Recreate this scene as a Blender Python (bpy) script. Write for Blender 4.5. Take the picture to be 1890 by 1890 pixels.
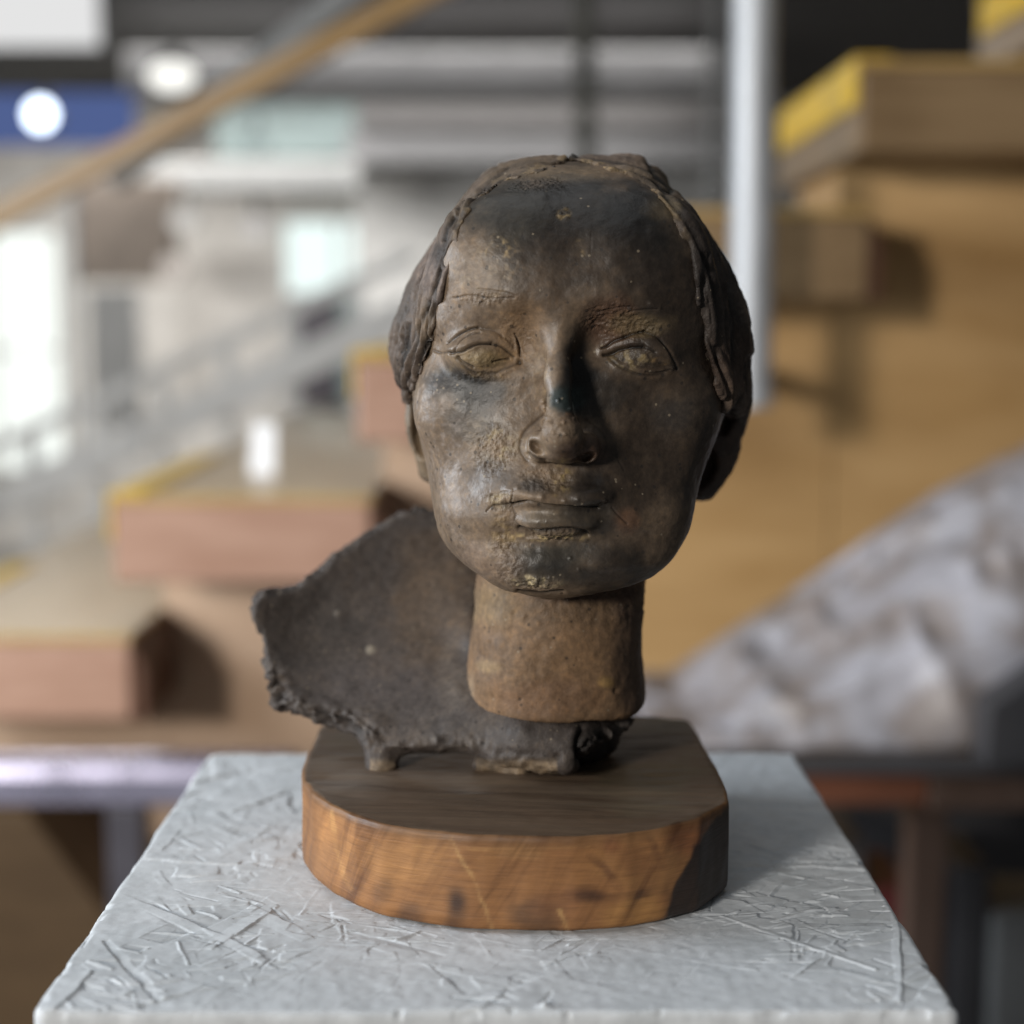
import bpy, math, random
import numpy as np
from mathutils import Vector, Matrix

random.seed(7)
rng = np.random.default_rng(7)
sc = bpy.context.scene
for o in list(bpy.data.objects):
    bpy.data.objects.remove(o)
C = sc.collection

# ------------------------------------------------------------------ camera
PT = 1.10                      # height of the plinth top above the floor
CAMZ = PT + 0.2624
F = 2850.0                     # focal length in pixels of the 1890 px photograph
PITCH = 0.1264
cam = bpy.data.cameras.new("camera")
cam.sensor_width = 36.0
cam.sensor_fit = 'HORIZONTAL'
cam.lens = 36.0 * F / 1890.0
cam.clip_start = 0.02
cam.clip_end = 80.0
cam.dof.use_dof = True
cam.dof.focus_distance = 0.685
cam.dof.aperture_fstop = 3.35
cam_o = bpy.data.objects.new("camera", cam)
cam_o.location = (0, 0, CAMZ)
cam_o.rotation_euler = (math.pi / 2 - PITCH, 0, 0)
C.objects.link(cam_o)
sc.camera = cam_o
sc.render.resolution_x = sc.render.resolution_y = 1024

# ------------------------------------------------------------------ light
world = bpy.data.worlds.new("World")
sc.world = world
world.use_nodes = True
bg = world.node_tree.nodes["Background"]
bg.inputs[0].default_value = (0.93, 0.97, 1.0, 1)
bg.inputs[1].default_value = 0.07


def area(name, loc, target, size, power, col, shape='DISK', size_y=None):
    l = bpy.data.lights.new(name, 'AREA')
    l.shape = shape
    l.size = size
    if size_y:
        l.size_y = size_y
    l.energy = power
    l.color = col
    o = bpy.data.objects.new(name, l)
    o.location = loc
    d = Vector(target) - Vector(loc)
    o.rotation_euler = d.to_track_quat('-Z', 'Y').to_euler()
    C.objects.link(o)
    return o


AZ, EL, DK = math.radians(37), math.radians(13), 4.2
tgt = (0.02, 0.72, PT + 0.12)
area("key_lamp", (tgt[0] - DK * math.sin(AZ) * math.cos(EL), tgt[1] - DK * math.cos(AZ) * math.cos(EL),
                  tgt[2] + DK * math.sin(EL)), tgt, 0.62, 122, (1.0, 0.94, 0.86))
area("side_window_lamp", (-2.1, 0.95, PT + 0.60), (-0.5, 2.2, PT - 0.1), 1.2, 58, (0.86, 0.93, 1.0), 'RECTANGLE', 1.0)
area("hall_lamp", (-0.3, 0.9, PT + 2.0), (0.0, 0.95, PT), 2.0, 9, (0.95, 0.98, 1.0), 'RECTANGLE', 1.6)
area("gallery_fill", (-0.9, 6.9, 2.5), (-0.9, 7.1, 0), 3.4, 190, (1.0, 0.97, 0.93), 'RECTANGLE', 1.6)  # unseen fill lamp added to brighten the far hall

vs = sc.view_settings
vs.view_transform = 'Standard'
vs.look = 'None'
vs.exposure = 0.12
vs.gamma = 1.0
vs.use_curve_mapping = False

# ------------------------------------------------------------------ helpers
cp, sp = math.cos(PITCH), math.sin(PITCH)


def W(px, py, Y):
    """point at depth Y that the photograph shows at pixel px, py"""
    t = math.tan(PITCH + math.atan((py - 945.0) / F))
    z = -Y * t
    fw = Y * cp - z * sp
    return ((px - 945.0) / F * fw, Y, CAMZ + z)


def onplane(px, py, z):
    t = math.tan(PITCH + math.atan((py - 945.0) / F))
    return W(px, py, (CAMZ - z) / t)


def topx(v):
    """photograph pixels of an array of points"""
    z = v[:, 2] - CAMZ
    fw = v[:, 1] * cp - z * sp
    up = v[:, 1] * sp + z * cp
    return 945.0 + F * v[:, 0] / fw, 945.0 - F * up / fw


def empty(name, loc):
    o = bpy.data.objects.new(name, None)
    o.location = loc
    o.empty_display_size = 0.05
    C.objects.link(o)
    return o


def tag(o, label=None, cat=None, group=None, kind=None):
    if label:
        o['label'] = label
    if cat:
        o['category'] = cat
    if group:
        o['group'] = group
    if kind:
        o['kind'] = kind
    return o


def put(o, parent):
    C.objects.link(o)
    if parent is not None:
        o.parent = parent
        m = Matrix.Translation(parent.location) if parent.parent is None else Matrix.Identity(4)
        o.matrix_parent_inverse = m.inverted()
    return o


def mesh_np(name, verts, faces, mat, parent=None, smooth=True):
    me = bpy.data.meshes.new(name)
    verts = np.asarray(verts, dtype=np.float32)
    faces = np.asarray(faces, dtype=np.int32)
    n, k = faces.shape
    me.vertices.add(len(verts))
    me.vertices.foreach_set('co', verts.ravel())
    me.loops.add(n * k)
    me.loops.foreach_set('vertex_index', faces.ravel())
    me.polygons.add(n)
    me.polygons.foreach_set('loop_start', np.arange(n, dtype=np.int32) * k)
    me.polygons.foreach_set('loop_total', np.full(n, k, dtype=np.int32))
    if smooth:
        me.polygons.foreach_set('use_smooth', np.ones(n, dtype=bool))
    me.update(calc_edges=True)
    me.validate()
    me.materials.append(mat)
    o = bpy.data.objects.new(name, me)
    return put(o, parent)


def setcol(o, name, arr):
    a = o.data.attributes.new(name, 'FLOAT_COLOR', 'POINT')
    c = np.ones((len(arr), 4), np.float32)
    c[:, :3] = arr
    a.data.foreach_set('color', c.ravel())


def setf(o, name, arr):
    a = o.data.attributes.new(name, 'FLOAT', 'POINT')
    a.data.foreach_set('value', np.asarray(arr, np.float32))


def poly_obj(name, verts, faces, mat, parent=None, bevel=0.0, smooth=False):
    me = bpy.data.meshes.new(name)
    me.from_pydata([tuple(v) for v in verts], [], faces)
    me.update()
    me.materials.append(mat)
    o = bpy.data.objects.new(name, me)
    if smooth:
        for p in me.polygons:
            p.use_smooth = True
    if bevel:
        b = o.modifiers.new('bevel', 'BEVEL')
        b.width = bevel
        b.segments = 2
        b.limit_method = 'ANGLE'
    return put(o, parent)


def box(name, x0, x1, y0, y1, z0, z1, mat, parent=None, bevel=0.0):
    v = [(x, y, z) for z in (z0, z1) for y in (y0, y1) for x in (x0, x1)]
    f = [(0, 2, 3, 1), (4, 5, 7, 6), (0, 1, 5, 4), (2, 6, 7, 3), (0, 4, 6, 2), (1, 3, 7, 5)]
    return poly_obj(name, v, f, mat, parent, bevel)


def prism(name, pts, y0, y1, mat, parent=None, bevel=0.0):
    """outline in x, z, extruded in depth"""
    n = len(pts)
    v = [(p[0], y0, p[1]) for p in pts] + [(p[0], y1, p[1]) for p in pts]
    f = [tuple(range(n)), tuple(range(2 * n - 1, n - 1, -1))]
    f += [(i, i + n, (i + 1) % n + n, (i + 1) % n) for i in range(n)]
    o = poly_obj(name, v, f, mat, parent, bevel)
    import bmesh
    bm = bmesh.new()
    bm.from_mesh(o.data)
    bmesh.ops.recalc_face_normals(bm, faces=bm.faces)
    bm.to_mesh(o.data)
    bm.free()
    return o


def tube(name, a, b, r0, r1, mat, parent=None, seg=24):
    a, b = Vector(a), Vector(b)
    q = (b - a).to_track_quat('Z', 'Y')
    v, f = [], []
    for p, r in ((a, r0), (b, r1)):
        for i in range(seg):
            t = 2 * math.pi * i / seg
            v.append(p + q @ Vector((r * math.cos(t), r * math.sin(t), 0)))
    for i in range(seg):
        j = (i + 1) % seg
        f.append((i, j, j + seg, i + seg))
    f.append(tuple(range(seg - 1, -1, -1)))
    f.append(tuple(range(seg, 2 * seg)))
    return poly_obj(name, v, f, mat, parent, smooth=False)


# ------------------------------------------------------------------ materials
class NT:
    def __init__(s, name):
        s.m = bpy.data.materials.new(name)
        s.m.use_nodes = True
        s.t = s.m.node_tree
        s.b = s.t.nodes['Principled BSDF']

    def n(s, typ, **kw):
        nd = s.t.nodes.new(typ)
        for k, v in kw.items():
            if k.startswith('i_'):
                key = k[2:]
                key = int(key) if key.isdigit() else key.replace('_', ' ')
                if isinstance(v, bpy.types.NodeSocket):
                    s.t.links.new(v, nd.inputs[key])
                else:
                    nd.inputs[key].default_value = v
            else:
                setattr(nd, k, v)
        return nd

    def l(s, a, b):
        s.t.links.new(a, b)

    def coord(s, scale=(1, 1, 1), rot=(0, 0, 0)):
        tc = s.n('ShaderNodeTexCoord')
        mp = s.n('ShaderNodeMapping')
        s.l(tc.outputs['Object'], mp.inputs['Vector'])
        mp.inputs['Scale'].default_value = scale
        mp.inputs['Rotation'].default_value = rot
        return mp.outputs[0]

    def noise(s, vec, scale, detail=4, rough=0.55, dist=0.0):
        nd = s.n('ShaderNodeTexNoise', i_Scale=scale, i_Detail=detail, i_Roughness=rough, i_Distortion=dist)
        s.l(vec, nd.inputs['Vector'])
        return nd.outputs[0]

    def ramp(s, fac, stops):
        r = s.n('ShaderNodeValToRGB')
        e = r.color_ramp.elements
        while len(e) < len(stops):
            e.new(0.5)
        for i, (p, c) in enumerate(stops):
            e[i].position = p
            e[i].color = (c[0], c[1], c[2], 1) if hasattr(c, '__len__') else (c, c, c, 1)
        s.l(fac, r.inputs[0])
        return r.outputs[0]

    def mix(s, fac, a, b, mode='MIX'):
        m = s.n('ShaderNodeMix', data_type='RGBA', blend_type=mode)
        for key, v in ((0, fac), (6, a), (7, b)):
            if isinstance(v, bpy.types.NodeSocket):
                s.l(v, m.inputs[key])
            elif key == 0:
                m.inputs[0].default_value = v
            else:
                m.inputs[key].default_value = (v[0], v[1], v[2], 1)
        return m.outputs[2]

    def math(s, op, a, b=0.0):
        m = s.n('ShaderNodeMath', operation=op)
        for i, v in ((0, a), (1, b)):
            if isinstance(v, bpy.types.NodeSocket):
                s.l(v, m.inputs[i])
            else:
                m.inputs[i].default_value = v
        return m.outputs[0]

    def bump(s, h, strength, dist, normal=None):
        b = s.n('ShaderNodeBump', i_Distance=dist)
        if isinstance(strength, bpy.types.NodeSocket):
            s.l(strength, b.inputs['Strength'])
        else:
            b.inputs['Strength'].default_value = strength
        s.l(h, b.inputs['Height'])
        if normal is not None:
            s.l(normal, b.inputs['Normal'])
        return b.outputs[0]

    def out(s, col=None, rough=0.6, normal=None, spec=0.4, metal=0.0):
        if col is not None:
            if isinstance(col, bpy.types.NodeSocket):
                s.l(col, s.b.inputs['Base Color'])
            else:
                s.b.inputs['Base Color'].default_value = (col[0], col[1], col[2], 1)
        if isinstance(rough, bpy.types.NodeSocket):
            s.l(rough, s.b.inputs['Roughness'])
        else:
            s.b.inputs['Roughness'].default_value = rough
        if normal is not None:
            s.l(normal, s.b.inputs['Normal'])
        s.b.inputs['Specular IOR Level'].default_value = spec
        s.b.inputs['Metallic'].default_value = metal
        return s.m


def plain(name, col, rough=0.6, var=0.15, scale=8.0, metal=0.0, spec=0.4, bump=0.0):
    t = NT(name)
    c = t.coord()
    n = t.noise(c, scale, 5)
    lo = tuple(x * (1 - var) for x in col)
    hi = tuple(min(1, x * (1 + var)) for x in col)
    k = t.ramp(n, [(0.3, lo), (0.7, hi)])
    nb = t.bump(t.noise(c, scale * 20, 3), bump, 0.001) if bump else None
    return t.out(k, t.ramp(n, [(0.3, max(0, rough - .08)), (0.7, min(1, rough + .08))]), nb, spec, metal)


def glow(name, col, strength):
    m = bpy.data.materials.new(name)
    m.use_nodes = True
    t = m.node_tree
    t.nodes.remove(t.nodes['Principled BSDF'])
    e = t.nodes.new('ShaderNodeEmission')
    e.inputs[0].default_value = (*col, 1)
    e.inputs[1].default_value = strength
    t.links.new(e.outputs[0], t.nodes['Material Output'].inputs[0])
    return m


def timber(name, dark, light, gs=(2, 14, 14), rough=0.55):
    t = NT(name)
    c = t.coord(gs)
    n = t.noise(c, 3.0, 6, 0.6, 0.6)
    n2 = t.noise(t.coord(), 3.0, 3)
    k = t.ramp(n, [(0.3, dark), (0.7, light)])
    k = t.mix(t.math('MULTIPLY', n2, 0.5), k, tuple(x * 0.7 for x in dark))
    return t.out(k, rough, t.bump(n, 0.25, 0.002), 0.4)


def clay_mat(name, spec=0.3, rough=0.52):
    t = NT(name)
    c = t.coord()
    at = t.n('ShaderNodeAttribute', attribute_name='Col')
    ra = t.n('ShaderNodeAttribute', attribute_name='Rough').outputs['Fac']
    n1 = t.noise(c, 45.0, 5, 0.65, 0.0)
    n2 = t.noise(c, 330.0, 3, 0.65)
    n3 = t.noise(c, 1100.0, 1, 0.6)
    col = t.mix(1.0, at.outputs['Color'], t.ramp(n1, [(0.28, (0.7, 0.69, 0.69)), (0.5, (1, 1, 1)), (0.74, (1.3, 1.24, 1.14))]), 'MULTIPLY')
    col = t.mix(1.0, col, t.ramp(n2, [(0.3, (0.72, 0.71, 0.70)), (0.52, (1, 1, 1)), (0.72, (1.35, 1.3, 1.2))]), 'MULTIPLY')
    # pale grit and dark pits
    vo = t.n('ShaderNodeTexVoronoi', i_Scale=330.0)
    t.l(c, vo.inputs['Vector'])
    sel = t.n('ShaderNodeSeparateColor')
    t.l(vo.outputs['Color'], sel.inputs[0])
    spk = t.math('MULTIPLY', t.math('LESS_THAN', vo.outputs['Distance'], 0.2), t.math('GREATER_THAN', sel.outputs[0], 0.945))
    col = t.mix(t.math('MULTIPLY', spk, 0.55), col, (0.28, 0.23, 0.165))
    vp = t.n('ShaderNodeTexVoronoi', i_Scale=300.0)
    t.l(c, vp.inputs['Vector'])
    se2 = t.n('ShaderNodeSeparateColor')
    t.l(vp.outputs['Color'], se2.inputs[0])
    pit = t.math('MULTIPLY', t.math('LESS_THAN', vp.outputs['Distance'], 0.25), t.math('GREATER_THAN', se2.outputs[1], 0.86))
    col = t.mix(t.math('MULTIPLY', pit, 0.6), col, (0.015, 0.013, 0.012))
    h = t.math('ADD', t.math('MULTIPLY', n2, 0.7), t.math('MULTIPLY', n3, 0.35))
    h = t.math('SUBTRACT', h, t.math('MULTIPLY', pit, 0.5))
    h = t.math('ADD', h, t.math('MULTIPLY', spk, 0.35))
    b = t.bump(h, t.math('ADD', 0.2, t.math('MULTIPLY', ra, 0.8)), 0.0011)
    r = t.math('ADD', t.ramp(n1, [(0.3, rough - .09), (0.7, rough + .12)]), t.math('MULTIPLY', ra, 0.12))
    return t.out(col, r, b, spec)


def plinth_mat():
    t = NT('white_painted_strand_board')
    c = t.coord()
    n1 = t.noise(c, 9.0, 4)
    n2 = t.noise(c, 420.0, 4, 0.6)
    col = t.ramp(n1, [(0.3, (0.60, 0.635, 0.67)), (0.7, (0.68, 0.71, 0.74))])
    n4 = t.noise(c, 120.0, 5, 0.7)
    col = t.mix(1.0, col, t.ramp(n4, [(0.3, 0.84), (0.55, 1.0)]), 'MULTIPLY')
    n5 = t.noise(c, 26.0, 5, 0.65)
    col = t.mix(1.0, col, t.ramp(n5, [(0.3, (0.84, 0.85, 0.85)), (0.55, (1, 1, 1))]), 'MULTIPLY')
    return t.out(col, t.ramp(n4, [(0.3, 0.42), (0.7, 0.62)]), t.bump(n2, 0.22, 0.0004), 0.4)


def base_wood_mat():
    t = NT('weathered_oiled_wood')
    at = t.n('ShaderNodeAttribute', attribute_name='Col')
    gv = t.n('ShaderNodeAttribute', attribute_name='Grain').outputs['Vector']
    def gn(sx, sy, sz, sca, d=5, r=.6, di=0.):
        mp = t.n('ShaderNodeMapping')
        t.l(gv, mp.inputs['Vector'])
        mp.inputs['Scale'].default_value = (sx, sy, sz)
        return t.noise(mp.outputs[0], sca, d, r, di)
    g1 = gn(9, 95, 95, 4.0, 6, .7, .5)
    g2 = gn(30, 600, 600, 2.0, 4, .6)
    g3 = gn(42, 7, 7, 1.6, 4, .6, .6)
    col = t.mix(1.0, at.outputs['Color'], t.ramp(g1, [(0.28, (0.75, 0.72, 0.7)), (0.5, (1, 1, 1)), (0.75, (1.18, 1.18, 1.16))]), 'MULTIPLY')
    col = t.mix(1.0, col, t.ramp(g2, [(0.3, (0.86, 0.85, 0.84)), (0.55, (1, 1, 1)), (0.75, (1.1, 1.1, 1.1))]), 'MULTIPLY')
    col = t.mix(1.0, col, t.ramp(g3, [(0.3, (0.5, 0.44, 0.4)), (0.48, (0.95, 0.93, 0.9)), (0.7, (1.25, 1.25, 1.2))]), 'MULTIPLY')
    h = t.math('ADD', g1, t.math('MULTIPLY', g2, 0.6))
    return t.out(col, t.ramp(g3, [(0.3, 0.4), (0.7, 0.62)]), t.bump(h, 0.35, 0.0007), 0.45)


M_clay = clay_mat('patinated_clay', 0.45, 0.46)
M_hair = clay_mat('patinated_clay_hair')
M_slab = clay_mat('charcoal_clay', 0.3, 0.58)
M_neck = clay_mat('brown_clay', 0.3, 0.6)
M_plinth = plinth_mat()
M_base = base_wood_mat()
M_ply = timber('tan_plywood', (0.47, 0.275, 0.105), (0.64, 0.405, 0.185), (1.2, 5, 5))
M_ply_lit = timber('pink_lit_plywood', (0.47, 0.31, 0.20), (0.62, 0.44, 0.31), (1.2, 5, 5))  # plywood again, the pinker light at the left put into its colour
M_tread = timber('red_brown_timber', (0.36, 0.20, 0.135), (0.50, 0.31, 0.225), (2, 12, 12), 0.36)
M_tread_dim = timber('dim_brown_timber', (0.20, 0.125, 0.06), (0.30, 0.20, 0.105), (2, 12, 12), 0.45)  # tread timber with the dimmer light up the stair put into its colour
M_end_shade = timber('shaded_timber_end', (0.075, 0.03, 0.014), (0.12, 0.05, 0.025), (6, 12, 12))  # dark tone stands in for the shade on the tread ends
M_yellow = plain('yellow_paint', (0.74, 0.46, 0.012), 0.5, 0.2, 30)
M_topply = timber('varnished_ochre_ply', (0.42, 0.265, 0.09), (0.54, 0.36, 0.15), (3, 1.5, 3), 0.3)
M_alu = plain('brushed_aluminium', (0.46, 0.47, 0.485), 0.5, 0.1, 12, metal=0.35)
M_rail = timber('handrail_wood', (0.33, 0.19, 0.06), (0.45, 0.27, 0.09), (2, 14, 14), 0.4)
M_grey = plain('grey_paint', (0.27, 0.275, 0.275), 0.6)
M_lgrey = plain('pale_grey_paint', (0.5, 0.5, 0.49), 0.6)
M_dark = plain('charcoal_ceiling_paint', (0.045, 0.043, 0.043), 0.8)
M_beam = plain('grey_beam_paint', (0.12, 0.12, 0.124), 0.6)
M_floor = plain('grey_floor_screed', (0.22, 0.21, 0.2), 0.5, 0.25, 3)
M_wall = plain('warm_grey_plaster', (0.56, 0.54, 0.51), 0.8)
M_teal = plain('teal_grey_panel_paint', (0.17, 0.22, 0.22), 0.5)
M_peach = plain('peach_board', (0.33, 0.275, 0.23), 0.7)
M_steel = plain('lavender_grey_steel', (0.42, 0.40, 0.52), 0.28, 0.1, 10, metal=0.75)
M_steeld = plain('dark_steel', (0.06, 0.055, 0.065), 0.45, 0.15)
M_brown = timber('dark_brown_fill', (0.075, 0.042, 0.017), (0.115, 0.068, 0.03), (2, 8, 8), 0.6)
_s = NT('crumpled_pale_sheet')
_c = _s.coord()
M_sheet = _s.out(_s.mix(_s.ramp(_s.noise(_c, 11, 3), [(.45, 0.0), (.62, .75)]), _s.ramp(_s.noise(_c, 5, 4), [(.3, (.33, .32, .34)), (.7, (.50, .49, .54))]), (.20, .155, .125)), .42, None, .5)
M_red = plain('dull_red_paint', (0.16, 0.035, 0.035), 0.5)
M_black = plain('dark_grey_plastic', (0.06, 0.057, 0.06), 0.5)
M_apron = timber('red_wood_edge', (0.16, 0.055, 0.025), (0.24, 0.09, 0.05), (2, 10, 10))
M_leg = timber('brown_table_leg', (0.10, 0.06, 0.042), (0.16, 0.10, 0.075), (8, 8, 2))
M_purple = plain('dull_purple_cloth', (0.10, 0.085, 0.14), 0.8)


# ------------------------------------------------------------------ numeric sculpting tools
def spline(xs, ys, q):
    """smooth monotone-ish interpolation of a table"""
    xs, ys = np.array(xs, float), np.array(ys, float)
    if xs[0] > xs[-1]:
        xs, ys = xs[::-1], ys[::-1]
    h = np.diff(xs)
    d = np.diff(ys) / h
    m = np.zeros_like(ys)
    m[0], m[-1] = d[0], d[-1]
    for i in range(1, len(xs) - 1):
        if d[i - 1] * d[i] > 0:
            w1, w2 = 2 * h[i] + h[i - 1], h[i] + 2 * h[i - 1]
            m[i] = (w1 + w2) / (w1 / d[i - 1] + w2 / d[i])
    q = np.clip(q, xs[0], xs[-1])
    k = np.clip(np.searchsorted(xs, q) - 1, 0, len(xs) - 2)
    t = (q - xs[k]) / h[k]
    return ((1 + 2 * t) * (1 - t) ** 2 * ys[k] + t * (1 - t) ** 2 * h[k] * m[k]
            + t * t * (3 - 2 * t) * ys[k + 1] + t * t * (t - 1) * h[k] * m[k + 1])


_lat = {}


def vnoise(p, scale, seed=0):
    """value noise in -1..1, p (n,3)"""
    if seed not in _lat:
        _lat[seed] = np.random.default_rng(100 + seed).uniform(-1, 1, (64, 64, 64)).astype(np.float32)
    L = _lat[seed]
    q = p * scale
    i = np.floor(q).astype(np.int64)
    f = q - i
    f = f * f * (3 - 2 * f)
    i &= 63
    j = (i + 1) & 63
    r = 0
    for a in (0, 1):
        xa = (j if a else i)[:, 0]
        wa = f[:, 0] if a else 1 - f[:, 0]
        for b in (0, 1):
            yb = (j if b else i)[:, 1]
            wb = f[:, 1] if b else 1 - f[:, 1]
            for c in (0, 1):
                zc = (j if c else i)[:, 2]
                wc = f[:, 2] if c else 1 - f[:, 2]
                r = r + wa * wb * wc * L[xa, yb, zc]
    return r


def fbm(p, scale, octv=3, seed=0):
    r, a = 0, 1.0
    for k in range(octv):
        r = r + a * vnoise(p + 7.3 * k, scale * 2 ** k, seed)
        a *= 0.5
    return r


def smin(a, b, k):
    h = np.clip(0.5 + 0.5 * (b - a) / k, 0, 1)
    return b + (a - b) * h - k * h * (1 - h)


def smax(a, b, k):
    return -smin(-a, -b, k)


class Vol:
    def __init__(s, lo, hi, vx):
        s.lo = np.array(lo, float)
        s.vx = vx
        n = np.ceil((np.array(hi) - s.lo) / vx).astype(int) + 1
        s.n = n
        s.x = (s.lo[0] + vx * np.arange(n[0])).astype(np.float32)
        s.y = (s.lo[1] + vx * np.arange(n[1])).astype(np.float32)
        s.z = (s.lo[2] + vx * np.arange(n[2])).astype(np.float32)
        s.d = np.full(n, 1.0, np.float32)

    def sub(s, c0, c1):
        sl = []
        for a, ax in enumerate((s.x, s.y, s.z)):
            i0 = max(0, np.searchsorted(ax, c0[a]))
            i1 = min(len(ax), np.searchsorted(ax, c1[a]))
            sl.append(slice(i0, i1))
        X, Y, Z = s.x[sl[0]][:, None, None], s.y[sl[1]][None, :, None], s.z[sl[2]][None, None, :]
        return tuple(sl), X, Y, Z

    def ell(s, c, r, k, op='add', tilt=0.0, yaw=0.0):
        """ellipsoid, radii in mm; tilt about the view axis, yaw about the vertical"""
        c = np.array(c)
        r = np.array(r) / 1000.0
        k = k / 1000.0
        R = max(r) + 2 * k + 0.002
        sl, X, Y, Z = s.sub(c - R, c + R)
        dx, dy, dz = X - c[0], Y - c[1], Z - c[2]
        if yaw:
            ca, sa = math.cos(yaw), math.sin(yaw)
            dx, dy = dx * ca + dy * sa, -dx * sa + dy * ca
        if tilt:
            ca, sa = math.cos(tilt), math.sin(tilt)
            dx, dz = dx * ca + dz * sa, -dx * sa + dz * ca
        k0 = np.sqrt((dx / r[0]) ** 2 + (dy / r[1]) ** 2 + (dz / r[2]) ** 2)
        k1 = np.sqrt((dx / r[0] ** 2) ** 2 + (dy / r[1] ** 2) ** 2 + (dz / r[2] ** 2) ** 2) + 1e-6
        d = (k0 * (k0 - 1) / k1).astype(np.float32)
        s.d[sl] = smin(s.d[sl], d, k) if op == 'add' else smax(s.d[sl], -d, k)

    def cap(s, a, b, ra, rb, k, op='add'):
        """tapered capsule"""
        a, b = np.array(a), np.array(b)
        ra, rb, k = ra / 1000, rb / 1000, k / 1000
        R = max(ra, rb) + 2 * k + 0.002
        sl, X, Y, Z = s.sub(np.minimum(a, b) - R, np.maximum(a, b) + R)
        ba = b - a
        t = ((X - a[0]) * ba[0] + (Y - a[1]) * ba[1] + (Z - a[2]) * ba[2]) / (ba @ ba)
        t = np.clip(t, 0, 1)
        d = np.sqrt((X - a[0] - t * ba[0]) ** 2 + (Y - a[1] - t * ba[1]) ** 2 + (Z - a[2] - t * ba[2]) ** 2) - (ra + (rb - ra) * t)
        s.d[sl] = smin(s.d[sl], d, k) if op == 'add' else smax(s.d[sl], -d, k)

    def loft(s, side, front, back, mid, nf=2.3, nb=2.0, ztop=None, zbot=None):
        """stack of rounded sections. side: (z, xl, xr); front/back/mid: (z, y)"""
        z = s.z.astype(float)
        xl = spline([r[0] for r in side], [r[1] for r in side], z)
        xr = spline([r[0] for r in side], [r[2] for r in side], z)
        yf = spline([r[0] for r in front], [r[1] for r in front], z)
        yb = spline([r[0] for r in back], [r[1] for r in back], z)
        ym = spline([r[0] for r in mid], [r[1] for r in mid], z)
        cx, a = (xl + xr) / 2, np.maximum((xr - xl) / 2, 1e-3)
        bf, bb = np.maximum(ym - yf, 1e-3), np.maximum(yb - ym, 1e-3)
        f32 = lambda q: q.astype(np.float32)[None, None, :]
        u = np.abs(s.x[:, None, None] - f32(cx)) / f32(a)
        v = s.y[None, :, None] - f32(ym)
        fr = v < 0
        v = np.where(fr, -v / f32(bf), v / f32(bb))
        e = f32(spline([r[0] for r in nf], [r[1] for r in nf], z)) if hasattr(nf, '__len__') else np.float32(nf)
        Fv = np.sqrt(u * u + v * v) - 1
        j = int(np.searchsorted(s.y, ym.max())) + 1
        uf, vf = u[:, :1], v[:, :j]
        Ff = (np.power(uf, e) + np.power(vf, e)) ** (1 / e) - 1
        Fv[:, :j] = np.where(fr[:, :j], Ff, Fv[:, :j])
        g = np.gradient(Fv, s.vx)
        gm = np.sqrt(g[0] ** 2 + g[1] ** 2 + .12 * np.minimum(g[2] ** 2, g[0] ** 2 + g[1] ** 2))
        d = Fv / np.maximum(gm, 3.0)
        z0, z1 = min(r[0] for r in side), max(r[0] for r in side)
        d = np.maximum(d, np.maximum(s.z - z1, z0 - s.z)[None, None, :].astype(np.float32))
        if zbot is not None:
            d = smax(d, np.broadcast_to((zbot - s.z)[None, None, :].astype(np.float32), d.shape), 0.004)
        return d.astype(np.float32)

    def pixels(s):
        """photograph pixel of every lattice point"""
        zz = (s.z - CAMZ)[None, None, :]
        yy = s.y[None, :, None]
        fw = yy * cp - zz * sp
        up = yy * sp + zz * cp
        px = 945 + F * s.x[:, None, None] / fw
        py = np.broadcast_to(945 - F * up / fw, s.d.shape)
        return px.astype(np.float32), py.astype(np.float32)

    def mesh(s, smooth=2):
        D = s.d
        neg = D < 0
        cnt = np.zeros(np.array(D.shape) - 1, np.uint8)
        for i in (0, 1):
            for j in (0, 1):
                for k in (0, 1):
                    cnt += neg[i:neg.shape[0] - 1 + i, j:neg.shape[1] - 1 + j, k:neg.shape[2] - 1 + k]
        act = (cnt > 0) & (cnt < 8)
        I = np.argwhere(act)
        idx = np.full(act.shape, -1, np.int32)
        idx[act] = np.arange(len(I))
        acc = np.zeros((len(I), 3))
        num = np.zeros(len(I))
        cor = [(i, j, k) for i in (0, 1) for j in (0, 1) for k in (0, 1)]
        val = {c: D[I[:, 0] + c[0], I[:, 1] + c[1], I[:, 2] + c[2]].astype(float) for c in cor}
        for a in range(3):
            for c in cor:
                if c[a]:
                    continue
                e = list(c)
                e[a] = 1
                v0, v1 = val[c], val[tuple(e)]
                m = (v0 < 0) != (v1 < 0)
                t = np.where(m, v0 / np.where(m, v0 - v1, 1), 0)
                p = np.tile(np.array(c, float), (len(I), 1))
                p[:, a] += t
                acc += p * m[:, None]
                num += m
        V = s.lo + s.vx * (I + acc / num[:, None])
        quads = []
        for a in range(3):
            sl0 = [slice(1, -1)] * 3
            sl0[a] = slice(0, -1)
            sl1 = list(sl0)
            sl1[a] = slice(1, None)
            n0, n1 = neg[tuple(sl0)], neg[tuple(sl1)]
            for flip, m in ((False, n0 & ~n1), (True, ~n0 & n1)):
                E = np.argwhere(m)
                if not len(E):
                    continue
                off = np.ones(3, int)
                off[a] = 0
                E = E + off
                b, c = (a + 1) % 3, (a + 2) % 3
                qs = []
                for db, dc in ((0, 0), (-1, 0), (-1, -1), (0, -1)):
                    q = E.copy()
                    q[:, b] += db
                    q[:, c] += dc
                    qs.append(idx[q[:, 0], q[:, 1], q[:, 2]])
                qs = np.stack(qs, 1)
                quads.append(qs[:, ::-1] if flip else qs)
        Q = np.concatenate(quads)
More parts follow.
